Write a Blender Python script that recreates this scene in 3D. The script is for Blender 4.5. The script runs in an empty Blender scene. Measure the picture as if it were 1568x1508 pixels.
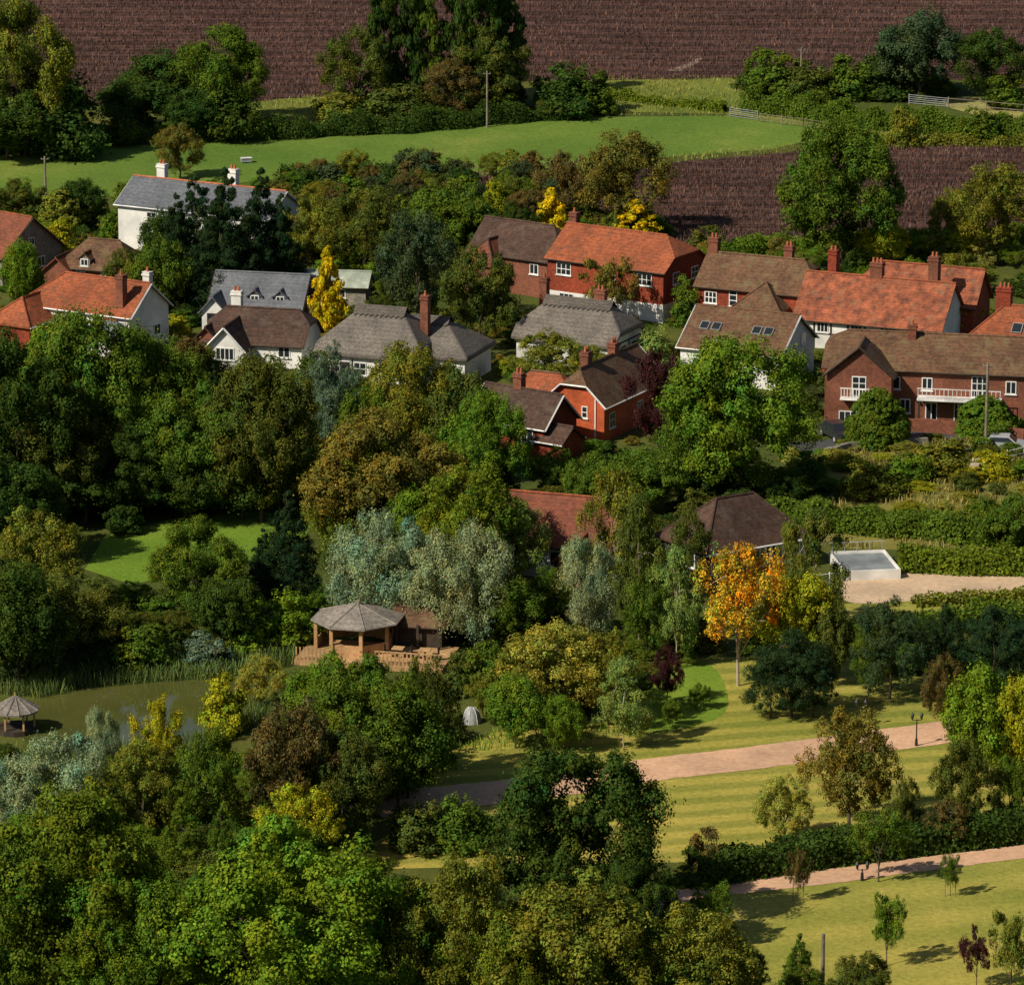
import bpy, bmesh, math, random
import numpy as np
from mathutils import Vector, Matrix
random.seed(5)
rng = np.random.default_rng(11)
scene = bpy.context.scene
COL = scene.collection

# ------------------------------------------------------------------ camera / terrain survey
PITCH = math.radians(14.8); F = 6828.0; CAMZ = 90.0
BP = [(-600,150),(-40,86),(0,84),(180,0),(396,0),(480,2.2),(520,4.8),(560,9.5),(600,15),(700,32),(1000,80),(1500,130),(4000,180)]
BX = [b[0] for b in BP]; BZ = [b[1] for b in BP]
def hz(y): return float(np.interp(y, BX, BZ))
cp, sp = math.cos(PITCH), math.sin(PITCH)
def g(u, v):
    """survey point of the photograph -> position on the terrain"""
    a = (u-784)/F; b = (754-v)/F
    d = (a, cp + b*sp, -sp + b*cp)
    lo, hi = 190/d[1], 1400/d[1]
    t = lo
    while t < hi:
        if CAMZ + d[2]*t <= hz(d[1]*t): break
        t += 8
    lo = t-8; hi = t
    for _ in range(30):
        m = (lo+hi)/2
        if CAMZ + d[2]*m <= hz(d[1]*m): hi = m
        else: lo = m
    return Vector((d[0]*hi, d[1]*hi, hz(d[1]*hi)))
def ppm(p):
    return F/(p.y*cp + (CAMZ-p.z)*sp)
def cosd(p):
    return p.y/math.hypot(p.y, CAMZ-p.z)

cam = bpy.data.cameras.new("camera"); camo = bpy.data.objects.new("camera", cam); COL.objects.link(camo)
camo.location = (0,0,CAMZ); camo.rotation_euler = (math.pi/2-PITCH,0,0)
cam.sensor_width = 36; cam.sensor_fit='HORIZONTAL'; cam.lens = 36*F/1568; cam.clip_end = 9000; cam.clip_start=1
scene.camera = camo
scene.view_settings.view_transform='Standard'; scene.view_settings.look='None'; scene.view_settings.exposure=0

# ------------------------------------------------------------------ light
EL = 41
SUN = Vector((-0.80,-0.56,0)).normalized()*math.cos(math.radians(EL)) + Vector((0,0,math.sin(math.radians(EL))))
w = bpy.data.worlds.new("World"); scene.world = w; w.use_nodes=True
nt = w.node_tree; bg = nt.nodes["Background"]; sky = nt.nodes.new("ShaderNodeTexSky")
sky.sky_type='NISHITA'; sky.sun_disc=False; sky.sun_elevation=math.radians(EL); sky.sun_rotation=math.atan2(SUN.x,SUN.y)
nt.links.new(sky.outputs[0], bg.inputs[0]); bg.inputs[1].default_value=0.065
sl = bpy.data.lights.new("sun",'SUN'); sl.energy=5.0; sl.angle=math.radians(0.5); sl.color=(1,0.93,0.78)
so = bpy.data.objects.new("sun", sl); COL.objects.link(so); so.rotation_euler = SUN.to_track_quat('Z','Y').to_euler(); so.location=(-100,100,200)

# ------------------------------------------------------------------ materials
def new_mat(name):
    m = bpy.data.materials.new(name); m.use_nodes=True
    nt = m.node_tree; b = nt.nodes["Principled BSDF"]
    return m, nt, b
def noise(nt, vec, scale, detail=4, rough=0.6):
    n = nt.nodes.new("ShaderNodeTexNoise"); n.inputs["Scale"].default_value=scale
    n.inputs["Detail"].default_value=detail; n.inputs["Roughness"].default_value=rough
    if vec is not None: nt.links.new(vec, n.inputs["Vector"])
    return n.outputs["Fac"]
def ramp(nt, fac, stops):
    r = nt.nodes.new("ShaderNodeValToRGB"); e = r.color_ramp.elements
    while len(e) < len(stops): e.new(0.5)
    for i,(p,c) in enumerate(stops):
        e[i].position=p; e[i].color=(c[0],c[1],c[2],1)
    nt.links.new(fac, r.inputs[0]); return r.outputs[0]
def mix(nt, fac, a, b, mode='MIX'):
    m = nt.nodes.new("ShaderNodeMixRGB"); m.blend_type=mode
    for i,x in ((0,fac),(1,a),(2,b)):
        if isinstance(x,(int,float)): m.inputs[i].default_value=x
        elif isinstance(x,tuple): m.inputs[i].default_value=(x[0],x[1],x[2],1)
        else: nt.links.new(x, m.inputs[i])
    return m.outputs[0]
def bump(nt, h, b, strength, dist):
    n = nt.nodes.new("ShaderNodeBump"); n.inputs["Strength"].default_value=strength; n.inputs["Distance"].default_value=dist
    nt.links.new(h, n.inputs["Height"]); nt.links.new(n.outputs[0], b.inputs["Normal"])
def objco(nt, scale=(1,1,1), rot=0):
    t = nt.nodes.new("ShaderNodeTexCoord"); m = nt.nodes.new("ShaderNodeMapping")
    m.inputs["Scale"].default_value=scale; m.inputs["Rotation"].default_value=(0,0,rot)
    nt.links.new(t.outputs["Object"], m.inputs["Vector"]); return m.outputs[0]

def mottled(name, c1, c2, s1=2.0, s2=0.25, rough=0.85, courses=None, bstr=0.4, spec=0.3, c3=None, c3t=0.5):
    m, nt, b = new_mat(name); v = objco(nt)
    n1 = noise(nt, v, s1, 5, 0.7); n2 = noise(nt, v, s2, 3)
    col = ramp(nt, n1, [(0.32,c1),(0.68,c2)])
    col = mix(nt, 0.75, col, ramp(nt, n2, [(0.3,(0.55,0.55,0.55)),(0.7,(1.25,1.2,1.15))]), 'MULTIPLY')
    if c3:
        n3 = noise(nt, v, 0.9, 6, 0.75)
        col = mix(nt, ramp(nt, n3, [(c3t,(0,0,0)),(c3t+0.16,(1,1,1))]), col, c3)
    h = n1
    if courses:
        wv = nt.nodes.new("ShaderNodeTexWave"); wv.wave_type='BANDS'; wv.bands_direction='Z'; wv.wave_profile='SAW'
        wv.inputs["Scale"].default_value=0.314/courses; wv.inputs["Distortion"].default_value=0.6; wv.inputs["Detail"].default_value=2
        nt.links.new(v, wv.inputs["Vector"])
        col = mix(nt, 0.35, col, ramp(nt, wv.outputs["Fac"], [(0,(0.45,0.45,0.45)),(0.35,(1,1,1))]), 'MULTIPLY')
        ad = nt.nodes.new("ShaderNodeMath"); ad.operation='ADD'; nt.links.new(n1,ad.inputs[0]); nt.links.new(wv.outputs["Fac"],ad.inputs[1]); h = ad.outputs[0]
    nt.links.new(col, b.inputs["Base Color"]); b.inputs["Roughness"].default_value=rough
    b.inputs["Specular IOR Level"].default_value=spec
    bump(nt, h, b, bstr, 0.06)
    return m
M = {}
M['roof_orange'] = mottled("clay_tiles_orange",(0.16,0.046,0.020),(0.42,0.115,0.045),3.0,0.3,courses=0.22,c3=(0.15,0.062,0.032),c3t=0.52)
M['roof_mottle'] = mottled("clay_tiles_weathered",(0.085,0.034,0.022),(0.44,0.125,0.055),1.6,0.5,courses=0.22,c3=(0.20,0.125,0.07),c3t=0.54)
M['roof_red'] = mottled("clay_tiles_red",(0.11,0.038,0.022),(0.27,0.082,0.044),3.0,0.4,courses=0.22,c3=(0.11,0.058,0.036),c3t=0.54)
M['roof_brown'] = mottled("tiles_brown",(0.065,0.034,0.020),(0.20,0.100,0.052),3.0,0.35,courses=0.22,c3=(0.16,0.115,0.055))
M['roof_dark'] = mottled("tiles_dark",(0.034,0.021,0.016),(0.11,0.056,0.038),3.0,0.35,courses=0.22,c3=(0.10,0.070,0.050))
M['slate'] = mottled("slate",(0.08,0.088,0.105),(0.17,0.18,0.20),3.0,0.3,courses=0.25,rough=0.6)
M['thatch'] = mottled("thatch",(0.085,0.073,0.062),(0.23,0.20,0.172),5.0,0.5,courses=0.3,bstr=0.8)
M['thatch_r'] = mottled("thatch_ridge",(0.055,0.047,0.04),(0.155,0.135,0.115),5.0,0.6,courses=0.2,bstr=0.8)
M['shingle'] = mottled("cedar_shingle",(0.14,0.12,0.10),(0.34,0.30,0.26),4.0,0.6,courses=0.18)
M['brick'] = mottled("brick_red",(0.17,0.030,0.015),(0.40,0.080,0.036),4.0,0.4,courses=0.16)
M['brick_orange'] = mottled("brick_orange",(0.42,0.080,0.028),(0.66,0.145,0.052),4.0,0.4,courses=0.16)
M['brick_dull'] = mottled("brick_dull",(0.15,0.055,0.034),(0.31,0.115,0.068),4.0,0.4,courses=0.16)
M['stone'] = mottled("flint_stone",(0.13,0.12,0.10),(0.32,0.29,0.24),3.5,0.5)
M['cream_stone'] = mottled("chalk_stone",(0.25,0.21,0.15),(0.5,0.44,0.33),1.5,0.5)
M['white'] = mottled("white_render",(0.66,0.65,0.61),(0.80,0.79,0.76),1.0,0.3,bstr=0.1)
M['paint'] = mottled("white_paint",(0.74,0.74,0.72),(0.82,0.82,0.8),1.0,0.5,rough=0.5,bstr=0.03)
M['black'] = mottled("black_boarding",(0.018,0.018,0.02),(0.04,0.04,0.043),2,0.5,courses=0.2)
M['timber'] = mottled("timber_oak",(0.34,0.19,0.085),(0.56,0.35,0.17),3,0.5)
M['timber_dark'] = mottled("timber_dark",(0.03,0.022,0.016),(0.06,0.045,0.03),3,0.5)
M['greenroof'] = mottled("mossy_sheet_roof",(0.24,0.28,0.22),(0.42,0.45,0.38),1.5,0.4)
M['metal'] = mottled("galvanised_metal",(0.25,0.26,0.27),(0.4,0.41,0.42),3,0.5,rough=0.45)
M['iron'] = mottled("black_iron",(0.015,0.016,0.016),(0.03,0.03,0.03),3,0.5,rough=0.5)
M['pole'] = mottled("weathered_wood",(0.14,0.12,0.09),(0.30,0.25,0.19),4,0.5)
M['pot'] = mottled("terracotta",(0.35,0.10,0.045),(0.5,0.17,0.08),4,0.5)
M['grey_cover'] = mottled("grey_cover",(0.16,0.18,0.19),(0.25,0.27,0.28),1,0.3,bstr=0.1)
M['bark'] = mottled("bark",(0.05,0.038,0.025),(0.16,0.12,0.08),6,1,bstr=0.6)
M['bark_pale'] = mottled("bark_pale",(0.32,0.25,0.17),(0.60,0.50,0.38),6,1,bstr=0.3)
m, nt, b = new_mat("window_glass"); b.inputs["Base Color"].default_value=(0.02,0.024,0.028,1); b.inputs["Roughness"].default_value=0.12; M['glass']=m
m, nt, b = new_mat("car_paint_dark"); b.inputs["Base Color"].default_value=(0.02,0.022,0.03,1); b.inputs["Roughness"].default_value=0.25; b.inputs["Coat Weight"].default_value=0.5; M['car_dark']=m
m, nt, b = new_mat("car_paint_silver"); b.inputs["Base Color"].default_value=(0.5,0.51,0.52,1); b.inputs["Roughness"].default_value=0.3; b.inputs["Metallic"].default_value=0.3; M['car_silver']=m
m, nt, b = new_mat("tyre"); b.inputs["Base Color"].default_value=(0.02,0.02,0.02,1); b.inputs["Roughness"].default_value=0.9; M['tyre']=m
m, nt, b = new_mat("dish_red"); b.inputs["Base Color"].default_value=(0.35,0.03,0.02,1); M['red']=m

# foliage: object colour x per-clump natural variation
m, nt, b = new_mat("foliage")
oi = nt.nodes.new("ShaderNodeObjectInfo"); at = nt.nodes.new("ShaderNodeAttribute"); at.attribute_name="tintc"
c = mix(nt, 1.0, oi.outputs["Color"], at.outputs["Color"], 'MULTIPLY')
df = nt.nodes.new("ShaderNodeBsdfDiffuse"); nt.links.new(c, df.inputs[0])
tr = nt.nodes.new("ShaderNodeBsdfTranslucent"); nt.links.new(mix(nt,1.0,c,(1.15,1.15,0.5),'MULTIPLY'), tr.inputs[0])
ms = nt.nodes.new("ShaderNodeMixShader"); ms.inputs[0].default_value=0.24
nt.links.new(df.outputs[0], ms.inputs[1]); nt.links.new(tr.outputs[0], ms.inputs[2])
nt.links.new(ms.outputs[0], nt.nodes["Material Output"].inputs[0]); nt.nodes.remove(b)
M['foliage']=m

def grass_mat(name, c1, c2, c3, s=0.35, stripes=None, bstr=0.5):
    m, nt, b = new_mat(name); v = objco(nt)
    n1 = noise(nt, v, s*0.25, 6, 0.65); n2 = noise(nt, v, 2.5, 5, 0.75); n3 = noise(nt, v, s*0.07, 3)
    col = ramp(nt, n1, [(0.3,c1),(0.55,c2),(0.75,c3)])
    col = mix(nt, 1.0, col, ramp(nt, n2, [(0.25,(0.62,0.62,0.6)),(0.75,(1.3,1.3,1.25))]), 'MULTIPLY')
    col = mix(nt, 0.8, col, ramp(nt, n3, [(0.35,(0.75,0.85,0.8)),(0.65,(1.2,1.08,1.05))]), 'MULTIPLY')
    if stripes:
        rot, wid, amt = stripes
        vv = objco(nt, rot=rot)
        wv = nt.nodes.new("ShaderNodeTexWave"); wv.wave_type='BANDS'; wv.bands_direction='Y'; wv.wave_profile='SIN'
        wv.inputs["Scale"].default_value=0.314/wid; wv.inputs["Distortion"].default_value=1.6; wv.inputs["Detail"].default_value=3; wv.inputs["Detail Scale"].default_value=0.5
        nt.links.new(vv, wv.inputs["Vector"])
        col = mix(nt, amt, col, ramp(nt, wv.outputs["Fac"], [(0.25,(0.52,0.66,0.5)),(0.75,(1.25,1.16,1.15))]), 'MULTIPLY')
    nt.links.new(col, b.inputs["Base Color"]); b.inputs["Roughness"].default_value=0.95; b.inputs["Specular IOR Level"].default_value=0.1
    bump(nt, n2, b, bstr, 0.15)
    return m
M['ground'] = grass_mat("rough_ground",(0.045,0.065,0.014),(0.09,0.105,0.022),(0.15,0.13,0.04))
M['field'] = grass_mat("pasture",(0.10,0.165,0.026),(0.13,0.20,0.032),(0.20,0.24,0.05),bstr=0.4)
M['lawn'] = grass_mat("mown_lawn",(0.24,0.25,0.045),(0.34,0.30,0.065),(0.46,0.375,0.10),stripes=(math.radians(-12),2.4,0.5))
M['lawn2'] = grass_mat("lawn_grass",(0.23,0.245,0.045),(0.33,0.30,0.065),(0.44,0.36,0.10),stripes=(math.radians(-16),5,0.25))
M['lawn_green'] = grass_mat("garden_lawn",(0.13,0.21,0.022),(0.17,0.26,0.028),(0.25,0.29,0.042))
M['bank'] = grass_mat("bank_grass",(0.12,0.15,0.028),(0.19,0.21,0.04),(0.32,0.27,0.09))
M['straw'] = grass_mat("straw_field",(0.28,0.25,0.08),(0.38,0.33,0.12),(0.46,0.38,0.16))
M['scrub'] = grass_mat("scrub_slope",(0.12,0.13,0.03),(0.22,0.20,0.05),(0.36,0.29,0.11))
def soil_mat():
    m, nt, b = new_mat("ploughed_soil"); v = objco(nt)
    n1 = noise(nt, v, 0.9, 8, 0.75); n2 = noise(nt, v, 0.05, 4)
    col = ramp(nt, n1, [(0.3,(0.030,0.018,0.017)),(0.7,(0.125,0.070,0.060))])
    col = mix(nt, 0.8, col, ramp(nt, n2, [(0.3,(0.65,0.6,0.6)),(0.7,(1.35,1.25,1.15))]), 'MULTIPLY')
    wv = nt.nodes.new("ShaderNodeTexWave"); wv.bands_direction='Y'; wv.inputs["Scale"].default_value=0.314/3.2; wv.inputs["Distortion"].default_value=2; wv.inputs["Detail Scale"].default_value=0.3
    nt.links.new(objco(nt, rot=0.06), wv.inputs["Vector"])
    col = mix(nt, 0.5, col, ramp(nt, wv.outputs["Fac"], [(0.2,(0.45,0.45,0.45)),(0.8,(1.5,1.4,1.35))]), 'MULTIPLY')
    nt.links.new(col, b.inputs["Base Color"]); b.inputs["Roughness"].default_value=0.95; b.inputs["Specular IOR Level"].default_value=0.1
    bump(nt, n1, b, 0.9, 0.3); return m
M['soil'] = soil_mat()
M['gravel'] = mottled("gravel_path",(0.50,0.29,0.175),(0.72,0.45,0.285),2.5,0.15,bstr=0.3,c3=(0.58,0.36,0.22))
M['gravel_pale'] = mottled("gravel_yard",(0.50,0.35,0.22),(0.70,0.51,0.34),2.5,0.12,bstr=0.3)
M['gully'] = mottled("bare_chalky_soil",(0.14,0.09,0.07),(0.30,0.21,0.17),1.5,0.3)
M['asphalt'] = mottled("asphalt",(0.05,0.05,0.05),(0.09,0.09,0.088),2.5,0.15,bstr=0.3)
m, nt, b = new_mat("pond_water"); v = objco(nt)
nt.links.new(ramp(nt, noise(nt,v,0.12,4), [(0.3,(0.058,0.066,0.014)),(0.7,(0.10,0.10,0.026))]), b.inputs["Base Color"])
b.inputs["Roughness"].default_value=0.03; b.inputs["Specular IOR Level"].default_value=0.8; bump(nt, noise(nt,objco(nt,(1,2.5,1)),0.8,2), b, 0.05, 0.05); M['water']=m

# ------------------------------------------------------------------ helpers
def link(ob, parent=None):
    COL.objects.link(ob)
    if parent: ob.parent = parent
    return ob
def mesh_obj(name, V, Fc, mat, parent=None, smooth=False):
    me = bpy.data.meshes.new(name); me.from_pydata([tuple(x) for x in V], [], Fc); me.materials.append(mat); me.update()
    if smooth:
        for p in me.polygons: p.use_smooth=True
    return link(bpy.data.objects.new(name, me), parent)

def np_mesh(name, V, Q, mats, matidx=None, tint=None):
    me = bpy.data.meshes.new(name); n=len(V); q=len(Q)
    me.vertices.add(n); me.vertices.foreach_set("co", np.asarray(V,dtype=np.float32).ravel())
    me.loops.add(q*4); me.loops.foreach_set("vertex_index", np.asarray(Q,dtype=np.int32).ravel())
    me.polygons.add(q); me.polygons.foreach_set("loop_start", np.arange(0,q*4,4,dtype=np.int32))
    if matidx is not None: me.polygons.foreach_set("material_index", np.asarray(matidx,dtype=np.int32))
    for mm in mats: me.materials.append(mm)
    me.update(calc_edges=True)
    if tint is not None:
        a = me.attributes.new("tintc",'FLOAT_COLOR','FACE')
        a.data.foreach_set("color", np.concatenate([tint, np.ones((q,1))],1).astype(np.float32).ravel())
    return me
def nrm(a): return a/np.maximum(np.linalg.norm(a,axis=1,keepdims=True),1e-6)
def rdir(r,n): return nrm(r.normal(size=(n,3)))
def leaves(r, P, N, s, asp=0.7, tang=None):
    n=len(P); N=nrm(N)
    T = rdir(r,n) if tang is None else tang
    A = nrm(np.cross(N,T)); B = np.cross(N,A)
    if tang is not None: A,B = nrm(T - N*(np.sum(T*N,1,keepdims=True))), A
    s = np.asarray(s).reshape(-1,1)
    V = np.stack([P-A*s*0.65, P+B*s*0.65*asp, P+A*s*0.65, P-B*s*0.65*asp],1).reshape(-1,3)
    Q = np.arange(n*4).reshape(-1,4)
    return V,Q
def tube(p0,p1,r0,r1,k=6):
    p0=np.array(p0,float);p1=np.array(p1,float); d=p1-p0; d/=max(np.linalg.norm(d),1e-6)
    a=np.cross(d,[0,0,1.0]) if abs(d[2])<0.95 else np.cross(d,[1.0,0,0]); a/=np.linalg.norm(a); b=np.cross(d,a)
    V=[];
    for p,r in((p0,r0),(p1,r1)):
        for i in range(k):
            t=2*math.pi*i/k; V.append(p+(a*math.cos(t)+b*math.sin(t))*r)
    Q=[[i,(i+1)%k,k+(i+1)%k,k+i] for i in range(k)]
    return np.array(V),np.array(Q)

# ------------------------------------------------------------------ tree prototypes (unit height, unit width)
def proto(name, seed, C, R, nsub, sr, nleaf, ls, asp=0.7, up=0.35, flat=(1,1,1), trunk_r=0.022, trunk_top=0.55, nlimb=9, pale=False, hang=False, var=0.22, hv=1.0):
    r = np.random.default_rng(seed)
    k=len(C); R=np.asarray(R)
    D = rdir(r,k*nsub); D[:,2]=D[:,2]*0.85+0.15; D=nrm(D)
    Lc = np.repeat(C,nsub,0); Lr=np.repeat(R,nsub)
    S = Lc + D*Lr[:,None]*np.array(flat)*r.uniform(0.55,1.05,(k*nsub,1))
    Sr = Lr*sr*r.uniform(0.6,1.4,k*nsub)
    n=k*nsub*nleaf
    D2=rdir(r,n); SS=np.repeat(S,nleaf,0); SSr=np.repeat(Sr,nleaf)
    P = SS + D2*(SSr*r.uniform(0,1,n)**0.45)[:,None]*np.array(flat)
    if hang: P[:,2] -= SSr*r.uniform(0,1.6,n)
    DD=np.repeat(D,nleaf,0)
    st=r.uniform(size=n)<0.12; P[st]+=r.normal(0,1,(int(st.sum()),3))*SSr[st][:,None]*0.55
    N = D2*0.8+DD*0.7+np.array([0,0,up])+r.normal(size=(n,3))*0.33
    tang=None
    if hang:
        tang = nrm(np.array([0,0,1.0])+r.normal(size=(n,3))*0.5)
    V,Q = leaves(r,P,N,ls*r.uniform(0.6,1.35,n),asp,tang)
    lo=np.percentile(P,0.6,axis=0); hi=np.percentile(P,99.5,axis=0)
    cx=(lo+hi)/2; sx=1/(hi[0]-lo[0]); sy=1/(hi[1]-lo[1]); sz=1/hi[2]
    off=np.array([cx[0],cx[1],0]); sc=np.array([sx,sy,sz])
    V=(V-off)*sc; C2=(C-off)*sc
    lobe_h = r.normal(0,1,k); sub_b=r.normal(0,1,k*nsub); sub_h=r.normal(0,1,k*nsub)
    hh = hv*(np.repeat(lobe_h,nsub*nleaf)*0.07+np.repeat(sub_h,nleaf)*0.08+r.normal(0,0.07,n))
    bb = np.clip(1+np.repeat(sub_b,nleaf)*var*0.6+np.repeat(lobe_h[::-1],nsub*nleaf)*var*0.35+r.normal(0,var,n),0.35,1.9)
    T = np.stack([bb*(1+hh*1.2),bb,bb*(1-hh)],1).clip(0.1,2.4)
    Vs=[V];Qs=[Q];Ms=[np.zeros(len(Q),int)];o=len(V)
    bends=[np.array([0,0,-0.03])]
    for i in range(1,5): bends.append(np.array([r.normal(0,0.012),r.normal(0,0.012),trunk_top*i/4]))
    for i in range(4):
        v,q=tube(bends[i],bends[i+1],trunk_r*(1-i*0.19),trunk_r*(1-(i+1)*0.19),8)
        Vs.append(v);Qs.append(q+o);Ms.append(np.ones(len(q),int));o+=len(v)
    for i in range(nlimb):
        j=r.integers(0,k); st_=bends[r.integers(1,5)]; en=C2[j]*0.92
        if en[2]<st_[2]*0.6: continue
        mid=(st_+en)/2+np.array([0,0,0.03])
        for a_,b_,ra,rb in((st_,mid,trunk_r*0.45,trunk_r*0.28),(mid,en,trunk_r*0.28,trunk_r*0.08)):
            v,q=tube(a_,b_,ra,rb,5); Vs.append(v);Qs.append(q+o);Ms.append(np.ones(len(q),int));o+=len(v)
    V=np.concatenate(Vs);Q=np.concatenate(Qs);Mi=np.concatenate(Ms)
    T=np.concatenate([T,np.ones((len(Q)-len(T),3))])
    return np_mesh(name,V,Q,[M['foliage'],M['bark_pale' if pale else 'bark']],Mi,T)

def lobes_round(seed,k,lr,z0=0.14,inner=0.25,ez=1.0):
    r=np.random.default_rng(seed); D=rdir(r,k); D[:,2]*=ez; D=nrm(D)
    rr=np.where(r.uniform(size=k)<inner,r.uniform(0.1,0.6,k),r.uniform(0.72,1.0,k))
    R=lr*r.uniform(0.6,1.35,k)
    C=D*rr[:,None]*np.array([0.5-lr*0.8,0.5-lr*0.8,(1-z0)/2-lr*0.7]); 
    C[:,2]+=(1+z0)/2
    C[:,:2]*= (1.08-0.25*np.clip((C[:,2]-0.5)*2,0,1))[:,None]
    return C,R
P_={}
def reg(kind, me): P_.setdefault(kind,[]).append(me)
for s in range(5):
    C,R=lobes_round(20+s,52+4*s,0.118+0.008*(s%3))
    reg('broad',proto("broadleaf_crown",30+s,C,R,20,0.42,40,0.0175,0.75))
for s in range(3):
    C,R=lobes_round(220+s,100,0.088,0.08,0.2)
    reg('big',proto("large_broadleaf_crown",230+s,C,R,20,0.42,42,0.0115,0.75,nlimb=14))
for s in range(3):
    C,R=lobes_round(60+s,78,0.085,0.10)
    reg('fine',proto("fine_crown",64+s,C,R,16,0.45,34,0.0145,0.6,var=0.3))
for s in range(3):
    C,R=lobes_round(40+s,34,0.10,0.22,0.35)
    reg('airy',proto("airy_crown",44+s,C,R,12,0.45,34,0.017,0.7,nlimb=22,trunk_r=0.016,trunk_top=0.8,var=0.3))
for s in range(2):
    C,R=lobes_round(47+s,46,0.080,0.26,0.35)
    reg('autumn',proto("autumn_crown",49+s,C,R,14,0.5,34,0.014,0.7,nlimb=30,trunk_r=0.02,trunk_top=0.8,pale=True,var=0.4,hv=2.4))
for s in range(2):
    r=np.random.default_rng(80+s); k=66; t=r.uniform(0,1,k); an=r.uniform(0,6.28,k)
    e=0.36*np.sin(np.pi*np.clip(t*0.85+0.12,0,1))**0.7
    C=np.stack([np.cos(an)*e*r.uniform(0.2,1,k),np.sin(an)*e*r.uniform(0.2,1,k),0.2+0.74*t],1)
    reg('birch',proto("birch_crown",84+s,C,0.07*r.uniform(0.6,1.3,k),14,0.5,32,0.014,0.55,nlimb=16,trunk_r=0.014,trunk_top=0.85,pale=True,flat=(1,1,0.8),hang=True,var=0.3))
for s in range(2):
    r=np.random.default_rng(90+s); k=110; t=r.uniform(0,1,k); an=r.uniform(0,6.28,k)
    e=0.4*np.sin(np.pi*np.clip(t*0.75+0.2,0,1))**0.6
    C=np.stack([np.cos(an)*e*r.uniform(0.3,1,k),np.sin(an)*e*r.uniform(0.3,1,k),0.04+0.9*t],1)
    reg('poplar',proto("poplar_crown",94+s,C,0.085*r.uniform(0.6,1.3,k),16,0.4,34,0.019,0.7,flat=(1.5,1.5,0.45),trunk_r=0.03,trunk_top=0.9,nlimb=10,up=0.2))
for s in range(3):
    r=np.random.default_rng(100+s); C=[];R=[]
    lv=17
    for i in range(lv):
        t=i/(lv-1); e=0.44*(1-t)**0.75+0.02; kk=max(3,int(15*(1-t))+3)
        for j in range(kk):
            an=r.uniform(0,6.28); q=e*r.uniform(0.4,1.05)
            C.append([math.cos(an)*q,math.sin(an)*q,0.06+0.88*t+r.uniform(-0.02,0.02)-q*0.10]); R.append((0.095*(1-t)+0.034)*r.uniform(0.7,1.3))
    reg('conifer',proto("conifer_crown",104+s,np.array(C),R,10,0.48,34,0.0165,0.4,up=0.1,flat=(1,1,0.6),trunk_r=0.018,trunk_top=0.95,nlimb=5))
for s in range(2):
    C,R=lobes_round(110+s,66,0.10,0.05,0.2); C[:,:2]*=(1.25-0.55*C[:,2])[:,None]
    reg('pine',proto("pine_crown",114+s,C,R,14,0.45,40,0.017,0.35,up=0.3,flat=(1,1,0.75),trunk_r=0.02,trunk_top=0.85,nlimb=8))
for s in range(1):
    r=np.random.default_rng(120+s); C=[];R=[]
    for i in range(80):
        t=r.uniform(0,1)**1.1; e=0.42*(1-t**1.6)*(0.55+0.45*min(1,t*4)); an=r.uniform(0,6.28)
        C.append([math.cos(an)*e*r.uniform(0.3,1),math.sin(an)*e*r.uniform(0.3,1),0.05+0.9*t]); R.append(0.09*r.uniform(0.6,1.3)*(1.1-0.6*t))
    reg('column',proto("cypress_crown",124+s,np.array(C),R,16,0.4,34,0.022,0.5,up=0.3,flat=(1,1,0.9),trunk_r=0.02,trunk_top=0.8,nlimb=3))
for s in range(2):
    C,R=lobes_round(130+s,64,0.10,0.05,0.25)
    reg('willow',proto("willow_crown",134+s,C,R,18,0.45,50,0.016,0.4,up=0.5,hang=True,trunk_r=0.025,var=0.25))
for s in range(4):
    r=np.random.default_rng(140+s); D=rdir(r,30); D[:,2]=np.abs(D[:,2])
    C=D*r.uniform(0.35,1,(30,1))*np.array([0.38,0.38,0.75]); C[:,2]+=0.08
    reg('shrub',proto("shrub_crown",144+s,C,0.16*r.uniform(0.6,1.3,30),14,0.42,26,0.032,0.7,trunk_r=0.015,trunk_top=0.4,nlimb=8))
r=np.random.default_rng(160); D=rdir(r,130); D[:,2]=np.abs(D[:,2])
C=D*np.array([0.42,0.42,0.86]); an=r.uniform(0,6.28,90)
C=np.concatenate([C,C[:60]*0.75,np.stack([np.cos(an)*0.41,np.sin(an)*0.41,r.uniform(0.0,0.4,90)],1)])
reg('topiary',proto("topiary_crown",161,C,0.085*np.ones(len(C)),12,0.4,30,0.024,0.7,trunk_r=0.02,trunk_top=0.3,nlimb=2,var=0.12))

NAMES={'broad':'broadleaf_tree','big':'oak_tree','fine':'ash_tree','airy':'young_tree','autumn':'autumn_maple_tree','birch':'birch_tree','poplar':'poplar_tree','conifer':'conifer_tree','pine':'pine_tree','column':'golden_cypress','willow':'willow_tree','shrub':'shrub','topiary':'clipped_bush'}
COLS=dict(
 dark=(0.050,0.086,0.015), dgrey=(0.062,0.090,0.036), mid=(0.100,0.152,0.017), green=(0.120,0.195,0.018), bright=(0.170,0.245,0.018),
 olive=(0.180,0.190,0.025), brown=(0.185,0.155,0.028), rust=(0.130,0.100,0.030), yg=(0.33,0.32,0.018), gold=(0.62,0.48,0.014), orange=(0.52,0.315,0.026),
 con=(0.028,0.055,0.020), conb=(0.052,0.088,0.034), blue=(0.12,0.17,0.100), silver=(0.255,0.315,0.160), purple=(0.060,0.023,0.024), soft=(0.20,0.27,0.06), dolive=(0.100,0.120,0.021), lol=(0.30,0.285,0.045), grn2=(0.135,0.178,0.016))
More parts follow.
